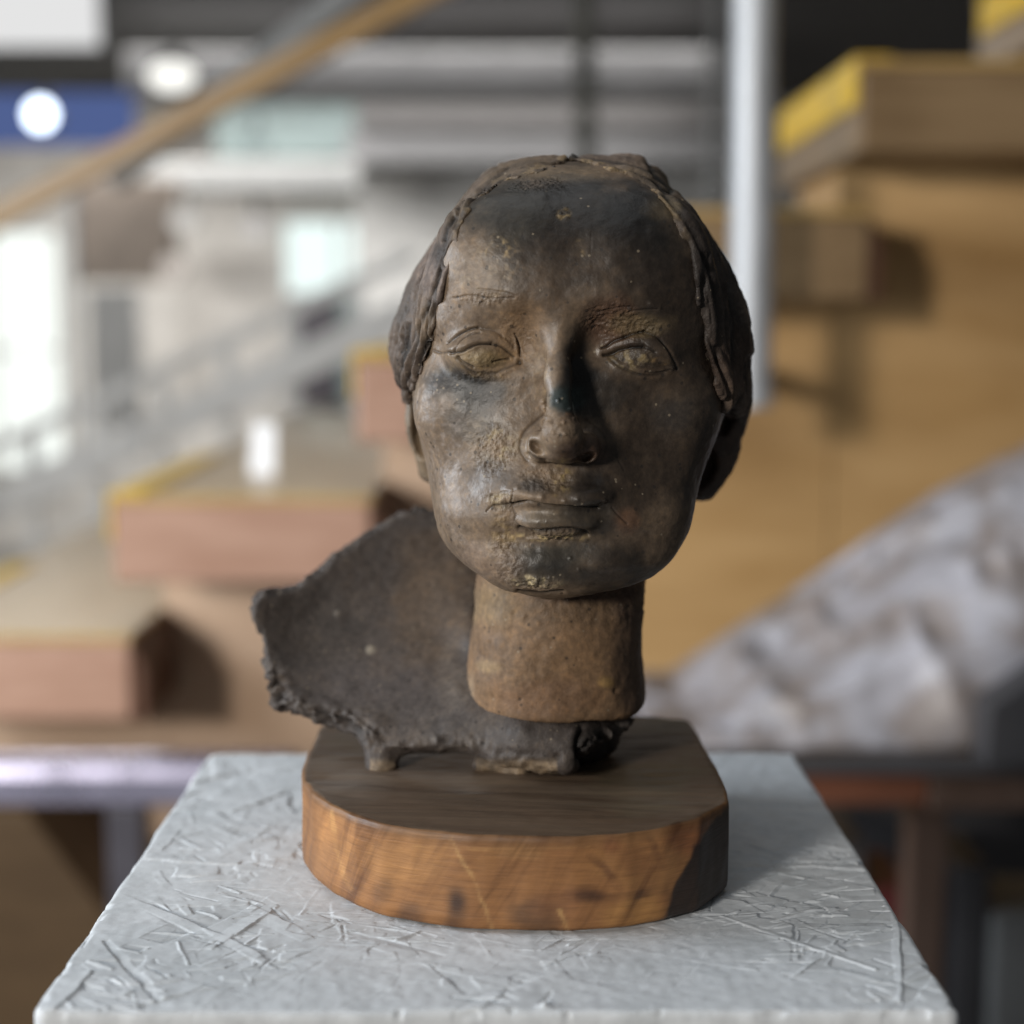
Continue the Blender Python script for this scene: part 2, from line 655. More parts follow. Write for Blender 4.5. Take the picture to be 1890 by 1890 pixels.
        # keep the largest connected use of vertices only: drop unused
        V = relax(V, Q, smooth)
        return V, Q


def relax(V, Q, it, lam=0.5):
    e = np.concatenate([Q[:, [0, 1]], Q[:, [1, 2]], Q[:, [2, 3]], Q[:, [3, 0]]])
    n = len(V)
    deg = np.maximum(np.bincount(e[:, 0], minlength=n) + np.bincount(e[:, 1], minlength=n), 1)
    for _ in range(it):
        s = np.stack([np.bincount(e[:, 0], V[e[:, 1], a], n) + np.bincount(e[:, 1], V[e[:, 0], a], n) for a in range(3)], 1)
        V = V + lam * (s / deg[:, None] - V)
    return V


def subdiv(V, Q, m):
    """split the chosen quads in four"""
    A, B = Q[m], Q[~m]
    e = np.stack([A, np.roll(A, -1, 1)], -1).reshape(-1, 2)
    e.sort(axis=1)
    u, inv = np.unique(e[:, 0].astype(np.int64) * len(V) + e[:, 1], return_inverse=True)
    mid = (V[u // len(V)] + V[u % len(V)]) / 2
    ei = len(V) + inv.reshape(-1, 4)
    ci = len(V) + len(u) + np.arange(len(A))
    V2 = np.concatenate([V, mid, V[A].mean(1)])
    n = [np.stack([A[:, k], ei[:, k], ci, ei[:, k - 1]], 1) for k in range(4)]
    return V2, np.concatenate([B] + n)


def normals(V, Q):
    nq = np.cross(V[Q[:, 2]] - V[Q[:, 0]], V[Q[:, 3]] - V[Q[:, 1]])
    N = np.stack([sum(np.bincount(Q[:, k], nq[:, a], len(V)) for k in range(4)) for a in range(3)], 1)
    return N / (np.linalg.norm(N, axis=1)[:, None] + 1e-12)


def segdist(px, py, pts, pad=45.0):
    pts = np.array(pts, float)
    if pad is not None:
        lo, hi = pts.min(0) - pad, pts.max(0) + pad
        sel = np.flatnonzero((px > lo[0]) & (px < hi[0]) & (py > lo[1]) & (py < hi[1]))
        full = np.full(len(px), 1e3)
        full[sel] = segdist(px[sel], py[sel], pts, None)
        return full
    best = np.full(len(px), 1e9)
    for (ax, ay), (bx, by) in zip(pts[:-1], pts[1:]):
        dx, dy = bx - ax, by - ay
        t = np.clip(((px - ax) * dx + (py - ay) * dy) / (dx * dx + dy * dy + 1e-9), 0, 1)
        best = np.minimum(best, (px - ax - t * dx) ** 2 + (py - ay - t * dy) ** 2)
    return np.sqrt(best)


def polysd(px, py, pts):
    """signed pixel distance, negative inside"""
    sh = px.shape
    px, py = px.ravel(), py.ravel()
    pts = list(pts)
    d = segdist(px, py, pts + [pts[0]], None)
    ins = np.zeros(len(px), bool)
    for (ax, ay), (bx, by) in zip(pts, pts[1:] + [pts[0]]):
        if ay == by:
            continue
        c = (ay > py) != (by > py)
        ins ^= c & (px < (bx - ax) * (py - ay) / (by - ay) + ax)
    return np.where(ins, -d, d).reshape(sh)


def sstep(a, b, x):
    t = np.clip((x - a) / (b - a), 0, 1)
    return t * t * (3 - 2 * t)


def curve(pts, n=8):
    """Catmull-Rom through pixel points"""
    p = np.array([pts[0]] + list(pts) + [pts[-1]], float)
    out = []
    for i in range(1, len(p) - 2):
        for t in np.linspace(0, 1, n, endpoint=False):
            out.append(0.5 * (2 * p[i] + (p[i + 1] - p[i - 1]) * t + (2 * p[i - 1] - 5 * p[i] + 4 * p[i + 1] - p[i + 2]) * t * t
                              + (3 * p[i] - p[i - 1] - 3 * p[i + 1] + p[i + 2]) * t ** 3))
    out.append(p[-2])
    return [tuple(q) for q in out]


def blobs(col, px, py, lst, P, wob=0.35, fleck=False):
    """soft colour patches: (x, y, rx, ry, colour, strength)"""
    w = fbm(P, 55.0, 3, 5)
    fl = sstep(-.15, .75, vnoise(P, 420.0, 35) + .6 * vnoise(P, 800.0, 36) + .4 * vnoise(P, 130., 37))
    for (x, y, rx, ry, c, s) in lst:
        r = np.sqrt(((px - x) / rx) ** 2 + ((py - y) / ry) ** 2) + wob * w
        a = s * sstep(1.25, 0.35, r)
        if fleck and sum(c) > .36:
            a = a * (.12 + .88 * fl)
        a = a[:, None]
        col[:] = col * (1 - a) + np.array(c) * a
    return col



# ================================================================== the setting
def Wx(px, Y, py=600):
    return W(px, py, Y)[0]


def Wz(py, Y):
    return W(945, py, Y)[2]


YB = 9.0
tag(box('floor', -7, 7, 0.2, YB + .3, -0.1, 0.0, M_floor), kind='structure')
tag(box('back_wall', -7, 7, YB + .05, YB + .25, 0.0, 3.6, M_wall), kind='structure')
tag(box('ceiling', -7, 7, 2.6, YB + .3, 2.56, 2.7, M_dark), kind='structure')


def pxbox(name, x0, x1, y0, y1, Y, depth, mat, parent=None, bevel=0.0):
    """box whose front face, at depth Y, spans the given photograph rectangle"""
    return box(name, Wx(x0, Y, (y0 + y1) / 2), Wx(x1, Y, (y0 + y1) / 2), Y, Y + depth, Wz(y1, Y), Wz(y0, Y), mat, parent, bevel)


# ceiling beams across the hall
for i, (y0, y1, Y, x0, x1, mt, lb) in enumerate([
        (92, 172, 6.2, 230, 1420, M_beam, 'pale grey ceiling beam, the nearest and highest across the hall'),
        (178, 236, 7.2, 655, 1500, M_dark, 'black ceiling duct running between two grey beams'),
        (240, 300, 8.0, 640, 1500, M_beam, 'grey ceiling beam just above the head, farthest in the hall')]):
    b = pxbox('ceiling_beam', x0, x1, y0, y1, Y, .35, mt, None, .01)
    tag(b, lb, 'beam')
b = pxbox('wall_panel', 395, 655, 168, 290, 8.2, .06, M_teal, None, .005)
tag(b, 'teal grey panel high on the far wall below the handrail', 'panel')
b = pxbox('wall_panel', 655, 1340, 300, 700, 8.6, .06, M_lgrey, None, .005)
tag(b, 'large pale grey panel on the far wall behind the head', 'panel')
b = pxbox('display_board', 130, 330, 330, 520, 6.6, .04, M_peach, None, .005)
tag(b, 'peach display board hanging under the handrail', 'board')
b = pxbox('display_board', 330, 520, 470, 770, 7.4, .04, M_wall, None, .005)
tag(b, 'warm grey display board left of the dark doorway', 'board')
b = pxbox('display_board', 165, 258, 530, 790, 6.4, .04, M_lgrey, None, .005)
tag(b, 'narrow pale board standing beside the bright window', 'board')
b = pxbox('ceiling_beam', 250, 655, 298, 352, 7.0, .3, M_grey, None, .01)
tag(b, 'mid grey low beam at the left, under the teal panel', 'beam')

# far windows
G_win = glow('daylight_window', (0.95, 1.0, 0.95), 1.1)
G_win2 = glow('cool_daylight_window', (0.85, 0.98, 0.95), 1.05)


def window(x0, x1, y0, y1, Y, gm, nx, ny, label):
    xa, xb, za, zb = Wx(x0, Y), Wx(x1, Y), Wz(y1, Y), Wz(y0, Y)
    r = empty('window', ((xa + xb) / 2, Y, za))
    tag(r, label, 'window')
    t = .03
    for i in range(nx):
        for j in range(ny):
            w, h = (xb - xa) / nx, (zb - za) / ny
            box('pane', xa + i * w + t / 2, xa + (i + 1) * w - t / 2, Y + .03, Y + .04, za + j * h + t / 2, za + (j + 1) * h - t / 2, gm, r)
    for i in range(nx + 1):
        x = xa + (xb - xa) * i / nx
        box('mullion', x - t / 2, x + t / 2, Y, Y + .06, za - t, zb + t, M_lgrey, r)
    for j in range(ny + 1):
        z = za + (zb - za) * j / ny
        box('transom', xa, xb, Y + .004, Y + .056, z - t / 2, z + t / 2, M_lgrey, r)


window(-260, 112, 425, 870, 8.9, G_win, 3, 2, 'tall bright window at the left edge under the handrail')
window(525, 728, 405, 545, 8.9, G_win2, 2, 1, 'wide bright window beside the left of the head')
b = pxbox('door', 540, 625, 548, 745, 8.8, .08, M_steeld, None, .01)
tag(b, 'dark door below the wide bright window', 'door')
b = pxbox('wall_panel', 628, 735, 548, 745, 8.8, .05, M_teal, None, .01)
tag(b, 'teal grey panel right of the dark door', 'panel')

# lamps that show in the photograph
for (px, py, Y, rx, rz, col, st, lb) in [
        (76, 212, 6.0, .05, .05, (.75, .86, 1), 5.0, 'round blue white spotlight at the left edge'),
        (318, 142, 5.0, .075, .045, (1, .99, .93), 1.3, 'oval warm white ceiling lamp above the handrail'),
        (470, 262, 6.6, .05, .05, (.75, .9, .88), .5, 'small round dim lamp on the teal panel'),
        (338, 405, 6.3, .05, .05, (1, .97, .92), .62, 'upper small round lamp over the peach board'),
        (318, 495, 6.3, .05, .05, (1, .9, .82), .62, 'lower small round lamp over the peach board'),
        (472, 420, 6.3, .05, .05, (1, .96, .93), .55, 'small round lamp left of the wide window')]:
    c = Vector(W(px, py, Y))
    r = empty('spotlight', c)
    tag(r, lb, 'lamp')
    v, f = [], []
    for k in range(24):
        t = 2 * math.pi * k / 24
        v.append(c + Vector((rx * math.cos(t), -.01, rz * math.sin(t))))
    poly_obj('lens', v, [tuple(range(24))[::-1]], glow('lamp_glow', col, st), r)
    tube('housing', c, c + Vector((0, .14, 0)), max(rx, rz) * .98, max(rx, rz) * .7, M_dark, r)
    box('bracket', c.x - .012, c.x + .012, c.y + .05, c.y + .075, c.z, c.z + .12, M_dark, r)
c = Vector(W(76, 235, 6.2))
b = pxbox('halo_panel', -160, 245, 170, 268, 6.3, .05, glow('blue_halo_light', (.15, .22, .52), .5))  # glowing panel added for the blue halo around the spotlight
tag(b, 'blue glowing panel added as the halo of the spotlight at the left edge', 'halo_panel')
b = pxbox('ceiling_light', -200, 175, -60, 82, 5.2, .05, glow('white_panel_light', (1, 1, 1), .72))
tag(b, 'flat white ceiling light panel in the top left corner', 'light')

# poles hanging from the ceiling
a = Vector(W(1082, 300, 5.0))
b = tube('ceiling_pole', (a.x, 5.0, a.z - .1), (Wx(1076, 5.0, 0), 5.0, 2.57), .031, .031, plain('olive_grey_paint', (.11, .11, .095), .6))
tag(b, 'thin olive grey pole coming down behind the head', 'pole')
a = Vector(W(1318, 300, 5.5))
b = tube('ceiling_pole', (a.x, 5.5, a.z - .3), (a.x, 5.5, 2.57), .022, .022, M_grey)
tag(b, 'thin grey pole close left of the silver post', 'pole')

# ------------------------------------------------------------------ stepped timber stair
YS = 2.20
YP = YS * 1.10
x_a, z_a = Wx(205, YS, 915), Wz(915, YS)
run = 455 / F * YS * 1.004
rise = 262 / F * YS * 1.004
th = 165 / F * YS
st = empty('timber_stair', (x_a + run, YS, 0))
tag(st, 'stepped timber stair with yellow nosings rising to the right behind the bust', 'stair')
ks = list(range(-3, 6))
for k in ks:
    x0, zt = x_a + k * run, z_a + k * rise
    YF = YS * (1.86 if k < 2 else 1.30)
    t = box('tread', x0, x0 + run + .02, YS, YF, zt - th, zt - .012, M_tread if k < 2 else M_tread_dim, st, .006)
    box('top_sheet', x0 - .002, x0 + run + .021, YS - .002, YF, zt - .0115, zt, M_topply, t, .002)
    # added end board: shade of the tread end put into its colour and chamfer
    xe = x0 + run + .0205
    prism('end_shade_board', [(xe, zt - th - .002), (xe + .02, zt - th - .002), (xe + .02, zt - .05), (xe, zt - .014)], YS + .006, YP - .01, M_end_shade, t, .002)
    box('nosing', x0 - .006, x0 + .045, YS + .001, YS * 1.285, zt + .0006, zt + .004, M_yellow, t)
    box('nosing_edge', x0 - .006, x0 - .0025, YS + .001, YS * 1.285, zt - th * .5, zt + .0003, M_yellow, t)
    box('riser', x0 + .03, x0 + .045, YP + .036, YF - .05, zt - rise + .001, zt - th - .001, M_ply, st)
# plywood side, one sheet under each tread
for k in ks:
    x0, zt = x_a + k * run, z_a + k * rise
    za = zt - th - .001
    prism('side_sheet', [(x0 + .0205, 0.0), (x0 + run + .018, 0.0), (x0 + run + .018, za + rise * .62), (x0 + run - .008, za), (x0 + .0205, za)],
          YP + (k % 2) * .002, YP + .034, M_ply_lit if k < 2 else M_ply, st)


def slanted(name, p0, p1, Y, thick, depth, mat, parent):
    a, b = Vector(W(*p0, Y)), Vector(W(*p1, Y))
    d = (b - a).normalized()
    n = Vector((-d.z, 0, d.x)) * thick / 2
    pts = [a - n, b - n, b + n, a + n]
    return prism(name, [(p.x, p.z) for p in pts], Y, Y + depth, mat, parent, .004)


YH = YS * 1.86 + .05
r = empty('stair_balustrade', W(0, 960, YH))
tag(r, 'pale grey slanted metal balustrade along the far side of the stair', 'balustrade')
slanted('lower_rail', (-160, 1000), (760, 575), YH, .09, .03, M_lgrey, r)
slanted('middle_rail', (-160, 895), (760, 470), YH + .03, .035, .02, M_lgrey, r)
for i in range(7):
    a = Vector(W(-60 + i * 120, 950 - i * 55, YH + .035))
    box('post', a.x - .018, a.x + .018, YH + .031, YH + .055, a.z - .25, a.z + .16, M_lgrey, r, .002)
r = empty('handrail', W(0, 395, 3.8))
tag(r, 'long brown wooden handrail climbing across the top left', 'handrail')
slanted('rail', (-260, 532), (1000, -132), 3.8, .052, .06, M_rail, r)
for px in (-150, 130):
    a = Vector(W(px, 395 - px * .527, 3.82))
    tube('rail_post', (a.x, 3.83, a.z - .008), (a.x, 3.83, a.z - .7), .008, .008, M_alu, r, 12)
b = slanted('cable_tray', (200, 330), (760, -110), 4.1, .06, .08, M_grey, None)
tag(b, 'dull grey slanted cable tray above the handrail', 'cable tray')

a = W(482, 893, YS * 1.13)  # white card put in for the window glare on the step
b = poly_obj('glare_card', [(a[0] - .022, a[1], a[2] - .005), (a[0] + .022, a[1], a[2] - .005), (a[0] + .020, a[1] + .03, a[2] + .095), (a[0] - .016, a[1] + .03, a[2] + .095),
                       (a[0] - .022, a[1] + .01, a[2] - .005), (a[0] + .022, a[1] + .01, a[2] - .005), (a[0] + .020, a[1] + .034, a[2] + .095), (a[0] - .016, a[1] + .034, a[2] + .095)],
             [(0, 1, 2, 3), (7, 6, 5, 4), (0, 4, 5, 1), (1, 5, 6, 2), (2, 6, 7, 3), (3, 7, 4, 0)], plain('white_glare', (.85, .86, .88), .5, .03))
tag(b, 'small white card added for the window glare on a step left of the bust', 'card')

# silver post fixed to the stair
YQ = 2.08
r = empty('silver_post', W(1384, 745, YQ))
tag(r, 'round silver metal post rising past the right of the head', 'post')
tube('shaft', W(1383, 742, YQ), (Wx(1390, YQ, -200), YQ, 2.56), .029, .029, M_alu, r, 32)
a = Vector(W(1383, 742, YQ))
tube('foot', a + Vector((0, 0, -.006)), a + Vector((0, 0, .02)), .032, .032, M_alu, r, 32)
box('bracket', a.x - .014, a.x + .014, YQ + .01, YP - .001, a.z + .03, a.z + .055, M_alu, r)
box('flange', a.x - .035, a.x + .035, YP - .012, YP - .0012, a.z + .004, a.z + .081, M_alu, r, .002)

# ------------------------------------------------------------------ left: steel bench and dark wedge
YL = 1.88
r = empty('steel_bench', (Wx(100, YL, 1450), YL, 0))
tag(r, 'lavender grey steel bench left of the white plinth', 'bench')
pxbox('top_rail', -500, 560, 1408, 1496, YL, .07, M_steel, r, .02)
xa = Wx(192, YL, 1550)
zb = Wz(1496, YL) + .001
box('leg', xa, xa + .047, YL + .01, YL + .057, 0, zb, M_steeld, r, .004)
box('leg', xa - .44, xa - .393, YL + .01, YL + .057, 0, zb, M_steeld, r, .004)
YW = 2.16
pr = [W(x, y, YW) for x, y in ((-420, 1500), (52, 1500), (215, 1710), (260, 1890))]
pp = [(p[0], p[2]) for p in pr] + [(pr[-1][0] + .03, 0.0), (pr[0][0], 0.0)]
b = prism('dark_wedge', pp, YW, YP - .03, M_brown, None, .004)  # wedge-shaped block added to darken the area under the bench
tag(b, 'added dark brown wedge under the steel bench', 'wedge')

# ------------------------------------------------------------------ right: table with heaped sheet
YT = 1.74
r = empty('work_table', (Wx(1700, YT, 1450), YT, 0))
tag(r, 'dark topped table with red brown edge right of the plinth', 'table')
zt = Wz(1402, YT)
x0, x1 = Wx(1120, YT, 1400), Wx(2350, YT, 1400)
box('table_top', x0, x1, YT, YT + .42, zt - .02, zt, M_black, r, .003)
zb = Wz(1486, YT + .02)
box('apron', x0 + .01, Wx(1722, YT, 1450), YT + .02, YT + .045, zb, zt - .0205, M_apron, r, .003)
box('drawer', Wx(1724, YT, 1450), x1 - .01, YT + .017, YT + .045, zb - .006, zt - .0205, M_leg, r, .003)
lx = Wx(1694, YT, 1700)
for lx in (lx, x1 - .08, x0 + .03):
    box('leg', lx, lx + .045, YT + .047, YT + .092, 0, zt - .021, M_leg, r, .003)
for (a0, a1, b0, mt, lb, Y, d) in [
        (1500, 1600, 1560, M_black, 'low dark box under the table, nearest the plinth', 1.9, .15),
        (1605, 1690, 1640, M_red, 'dull red box under the table beside its leg', 1.91, .15),
        (1765, 1830, 1600, M_black, 'tall dark box under the table right of its leg', 1.9, .15),
        (1835, 2050, 1690, M_grey, 'grey box under the table at the right edge', 1.89, .15)]:
    b = box('storage_box', Wx(a0, Y, 1650), Wx(a1, Y, 1650), Y, Y + d, 0.0, Wz(b0, Y), mt, None, .008)
    tag(b, lb, 'box')
b = box('storage_cabinet', Wx(1380, 2.18, 1650), Wx(2200, 2.18, 1650), 2.18, YP - .02, 0.0, Wz(1490, 2.18), M_black, None, .004)
tag(b, 'dark cabinet in the shade below the table', 'cabinet')

# crumpled sheet: a rising heap of cloth
nu, nv = 150, 70
U, Vv = np.meshgrid(np.linspace(0, 1, nu), np.linspace(0, 1, nv), indexing='ij')
pxu = 1165 + U * 1100
topy = 1300 - (pxu - 1165) * 0.588 + 25 * np.sin(U * 9) * U
XX = np.zeros_like(U); YY = np.zeros_like(U); ZZ = np.zeros_like(U)
for i in range(nu):
    for j in range(nv):
        v = Vv[i, j]
        zt_ = max(Wz(topy[i, j], YT + .40), zt + .006)
        XX[i, j] = Wx(pxu[i, j], YT + .2, 1200)
        YY[i, j] = YT + .03 + .37 * v ** 1.25
        ZZ[i, j] = zt + .002 + (zt_ - zt) * math.sin(v * math.pi / 2) ** .8
P = np.stack([XX, YY, ZZ], -1).reshape(-1, 3)
edge = (np.minimum(Vv, 1 - Vv * .9) * 4).clip(0, 1).ravel()
sk = np.stack([P[:, 0] + .35 * P[:, 2], P[:, 1], P[:, 2] * .45], 1)       # folds hang down the slope
fold = 1 - np.abs(vnoise(sk, 9, 2)) * 2
fold2 = 1 - np.abs(vnoise(sk, 21, 3)) * 2
amt = (.034 * fold + .010 * fold2 + .012 * vnoise(P, 5, 4)) * (.25 + .75 * edge)
P[:, 1] -= amt * .8
P[:, 2] += amt * .5
P[:, 1] = np.minimum(P[:, 1], YT + .415)
P[:, 2] = np.maximum(P[:, 2], zt + .0015)
idx = np.arange(nu * nv).reshape(nu, nv)
Q = np.stack([idx[:-1, :-1], idx[1:, :-1], idx[1:, 1:], idx[:-1, 1:]], -1).reshape(-1, 4)
o = mesh_np('crumpled_sheet', P, Q, M_sheet)
so = o.modifiers.new('thickness', 'SOLIDIFY')
so.thickness = .003
so.offset = -1
tag(o, 'crumpled pale grey sheet heaped on the table right of the bust', 'sheet')
r = empty('tool_case', W(1850, 1400, YT))
tag(r, 'dark case with a red lid at the right edge of the table', 'case')
ya, yb_ = YT - .03, YT + .03
xa, xb = Wx(1822, ya, 1300), Wx(2080, ya, 1300)
zr = Wz(1200, ya)
prism('body', [(xa, zt + .0005), (xb, zt + .0005), (xb, zr - .02), (xa + .07, zr - .02), (xa + .003, zt + .07)], ya, yb_, M_black, r, .004)
prism('lid', [(xa + .068, zr - .0195), (xb + .003, zr - .0195), (xb + .003, zr + .004), (xa + .085, zr + .004)], ya - .003, yb_ + .003, M_red, r, .003)

# ================================================================== plinth
PX0, PX1, PY0, PY1 = -.0061 - .177, -.0061 + .177, .5575, .9098
pl = empty('plinth', ((PX0 + PX1) / 2, (PY0 + PY1) / 2, 0))
tag(pl, 'white painted strand board plinth under the clay bust', 'plinth')
GN = 560
GM = 650
gx = np.linspace(PX0, PX1, GM)
gy = np.concatenate([np.linspace(PY0, .70, 300, endpoint=False), np.linspace(.70, PY1, 200)])
GN = len(gy)
Hm = np.zeros((GM, GN), np.float32)
step = gx[1] - gx[0]
r2 = np.random.default_rng(21)


def strand(cx, cy, ang, L, Wd, h, ragged):
    R = L / 2 + .004
    sd_ = r2.choice([-1, 1]) * .95
    i0, i1 = np.searchsorted(gx, [cx - R, cx + R])
    j0, j1 = np.searchsorted(gy, [cy - R, cy + R])
    if i1 - i0 < 2 or j1 - j0 < 2:
        return
    X, Y = np.meshgrid(gx[i0:i1] - cx, gy[j0:j1] - cy, indexing='ij')
    u = X * math.cos(ang) + Y * math.sin(ang)
    v = -X * math.sin(ang) + Y * math.cos(ang)
    pz = np.stack([X.ravel() + cx, Y.ravel() + cy, np.zeros(X.size)], 1)
    wv = ragged * vnoise(pz, 130, 6).reshape(X.shape)
    v = v + wv * .6
    du, dv = L / 2 - np.abs(u) + wv, Wd / 2 * (1 - .35 * (u / (L / 2)) ** 2) - np.abs(v)
    m = np.clip(np.minimum(du, dv) / .00055, 0, 1)
    m = m * m * (3 - 2 * m)
    til = h * np.clip(.5 + sd_ * v / Wd, -.1, 1.1)
    old = Hm[i0:i1, j0:j1]
    Hm[i0:i1, j0:j1] = old * (1 - .7 * m) + til * m


for i in range(520):     # broad wafers, painted over
    strand(r2.uniform(PX0, PX1), r2.uniform(PY0, PY1), r2.normal(0.0, .9), r2.uniform(.018, .075), r2.uniform(.005, .018), r2.uniform(-.0009, .0009), .0012)
clus = [(r2.uniform(PX0, PX1), r2.uniform(PY0, PY1), r2.uniform(-.9, .9)) for _ in range(46)]
for i in range(1150):     # splinters, lying in bundles
    cx, cy, ca = clus[r2.integers(len(clus))]
    strand(cx + r2.normal(0, .026), cy + r2.normal(0, .026), ca + r2.normal(0, .28), r2.uniform(.005, .028), r2.uniform(.001, .003), r2.choice([-1, 1]) * r2.uniform(.0003, .0009), .0006)
# long wafers the photograph shows by the left and right edges
for (a, b_, w, h) in [((215, 1650), (480, 1765), .007, .0005), ((195, 1735), (300, 1850), .005, -.0007), ((1650, 1665), (1660, 1850), .004, .0006),
                      ((1130, 1745), (1400, 1790), .004, .0006), ((640, 1720), (820, 1765), .005, -.0006), ((590, 1640), (555, 1690), .003, .0007),
                      ((930, 1790), (1420, 1885), .006, .0005), ((1330, 1690), (1620, 1790), .004, .0006)]:
    p, q = onplane(*a, PT), onplane(*b_, PT)
    strand((p[0] + q[0]) / 2, (p[1] + q[1]) / 2, math.atan2(q[1] - p[1], q[0] - p[0]), math.dist(p, q), w, h, .0006)
GX, GY = np.meshgrid(gx, gy, indexing='ij')
pz = np.stack([GX.ravel(), GY.ravel(), np.zeros(GX.size)], 1)
wear = sstep(-.35, .5, vnoise(pz, 13, 8) + .4 * vnoise(pz, 40, 9)).reshape(GX.shape)
Hm = Hm * (.18 + 1.0 * wear) + (.00012 * vnoise(pz, 260, 10) + .00022 * vnoise(pz, 60, 11)).reshape(GX.shape)
# knob of paint near the front edge
kb = onplane(1005, 1858, PT)
Hm += .0016 * np.exp(-(((GX - kb[0]) / .0022) ** 2 + ((GY - kb[1]) / .002) ** 2)) * (1 + .6 * vnoise(pz, 900, 12).reshape(GX.shape))
# rounded arris all round
rr = .0032
ex = np.minimum(np.minimum(GX - PX0, PX1 - GX), np.minimum(GY - PY0, PY1 - GY))
GZ = PT + Hm * sstep(0, .004, ex)
t = np.clip(1 - ex / rr, 0, 1)
GZ = GZ - rr * (1 - np.sqrt(np.maximum(1 - t * t, 0))) + 0
# round the corners in plan
cr = .006
for (cx, cy, sx, sy) in [(PX0, PY0, 1, 1), (PX1, PY0, -1, 1), (PX0, PY1, 1, -1), (PX1, PY1, -1, -1)]:
    ox, oy = cx + sx * cr, cy + sy * cr
    m = ((GX - ox) * sx < 0) & ((GY - oy) * sy < 0)
    dx, dy = np.abs(GX - ox), np.abs(GY - oy)
    mx = np.maximum(dx, dy)
    nr = np.sqrt(dx * dx + dy * dy) + 1e-9
    s_ = np.where(m, mx / nr, 1)
    GX = np.where(m, ox + (GX - ox) * s_, GX)
    GY = np.where(m, oy + (GY - oy) * s_, GY)
pz = np.stack([GX.ravel(), GY.ravel(), np.zeros(GX.size)], 1)
nearE = sstep(.005, 0, ex)
wv = nearE * .0007 * (vnoise(pz, 35, 61) + .5 * vnoise(pz, 120, 62)).reshape(GX.shape)
GX, GY = GX + wv * np.sign(GX - (PX0 + PX1) / 2), GY + wv * np.sign(GY - (PY0 + PY1) / 2)
chip = sstep(.45, .75, (vnoise(pz, 140, 63) + .5 * vnoise(pz, 60, 64)).reshape(GX.shape)) * sstep(.0045, .001, ex)
GZ = GZ - .0014 * chip
top = np.stack([GX, GY, GZ], -1).reshape(-1, 3)
idx = np.arange(GM * GN).reshape(GM, GN)
Q = np.stack([idx[:-1, :-1], idx[1:, :-1], idx[1:, 1:], idx[:-1, 1:]], -1).reshape(-1, 4)
ring = np.concatenate([idx[:-1, 0], idx[-1, :-1], idx[:0:-1, -1], idx[0, :0:-1]])
base = len(top)
low = top[ring].copy()
low[:, 2] = PT - .019
n = len(ring)
k = np.arange(n)
Q2 = np.stack([ring[k], base + k, base + (k + 1) % n, ring[(k + 1) % n]], 1)
mesh_np('top_board', np.concatenate([top, low]), np.concatenate([Q, Q2]), M_plinth, pl)
ins = .004
box('front_panel', PX0 + ins, PX1 - ins, PY0 + ins, PY0 + ins + .015, 0, PT - .0185, M_plinth, pl, .002)
box('back_panel', PX0 + ins, PX1 - ins, PY1 - ins - .015, PY1 - ins, 0, PT - .0185, M_plinth, pl, .002)
box('side_panel', PX0 + ins, PX0 + ins + .015, PY0 + ins + .0155, PY1 - ins - .0155, 0, PT - .0185, M_plinth, pl, .002)
box('side_panel', PX1 - ins - .015, PX1 - ins, PY0 + ins + .0155, PY1 - ins - .0155, 0, PT - .0185, M_plinth, pl, .002)

# ================================================================== clay bust
BT = PT + .0432                       # top of its wooden base
bust = empty('clay_bust', (0.005, .745, PT))
tag(bust, 'dark clay bust of a head on a tilted shoulder fragment and oval wooden base', 'bust')

# ---------------- wooden base
out = [(592, 1338), (570, 1385), (556, 1422), (557, 1440), (575, 1463), (610, 1487), (655, 1508), (705, 1523), (760, 1533), (870, 1543), (1000, 1547),
       (1060, 1547), (1160, 1541), (1230, 1531), (1290, 1515), (1346, 1481), (1342, 1455), (1315, 1402), (1272, 1330), (1200, 1322), (1000, 1318), (760, 1320), (640, 1324)]
pt = np.array([onplane(x, y, BT)[:2] for x, y in out])
pc = np.concatenate([pt, pt[:1]])
seg = np.linalg.norm(np.diff(pc, axis=0), axis=1)
cum = np.concatenate([[0], np.cumsum(seg)])
NS = 720
s_ = np.linspace(0, cum[-1], NS, endpoint=False)
ox, oy = np.interp(s_, cum, pc[:, 0]), np.interp(s_, cum, pc[:, 1])
ker = np.hanning(9); ker /= ker.sum()
wrap = lambda q: np.convolve(np.concatenate([q[-4:], q, q[:4]]), ker, 'valid')
ox, oy = wrap(ox), wrap(oy)
cx, cy = ox.mean(), oy.mean()
rings, gr, pos = [], [], []
HB = BT - PT
lev = [(0.0, .004), (.0012, .0016), (.003, .0004)] + [(v, 0.0) for v in np.linspace(.006, HB - .003, 40)] + [(HB - .0008, .0002), (HB - .0002, .0009), (HB, .0022)]
for (h, inset) in lev:
    f = 1 - inset / .1
    x, y = cx + (ox - cx) * f, cy + (oy - cy) * f
    # the block tapers a little at its left
    rings.append(np.stack([x, y, np.full(NS, PT + .0004 + h)], 1))
    gr.append(np.stack([s_ - .55 * h, np.full(NS, h), np.zeros(NS)], 1))
nrow = len(rings)
for f in np.linspace(.955, .0005, 70):
    x, y = cx + (ox - cx) * f, cy + (oy - cy) * f
    rings.append(np.stack([x, y, np.full(NS, BT + .0004)], 1))
    gr.append(np.stack([3.0 + .15 * x + .7 * y, y + .05 * x, np.full(NS, 1.)], 1))
V = np.concatenate(rings)
G = np.concatenate(gr)
nR = len(rings)
idx = np.arange(nR * NS).reshape(nR, NS)
Q = np.stack([idx[:-1], np.roll(idx[:-1], -1, 1), np.roll(idx[1:], -1, 1), idx[1:]], -1).reshape(-1, 4)
ctr = len(V)
V = np.concatenate([V, [[cx, cy, BT + .0004], [cx, cy, PT + .0004]]])
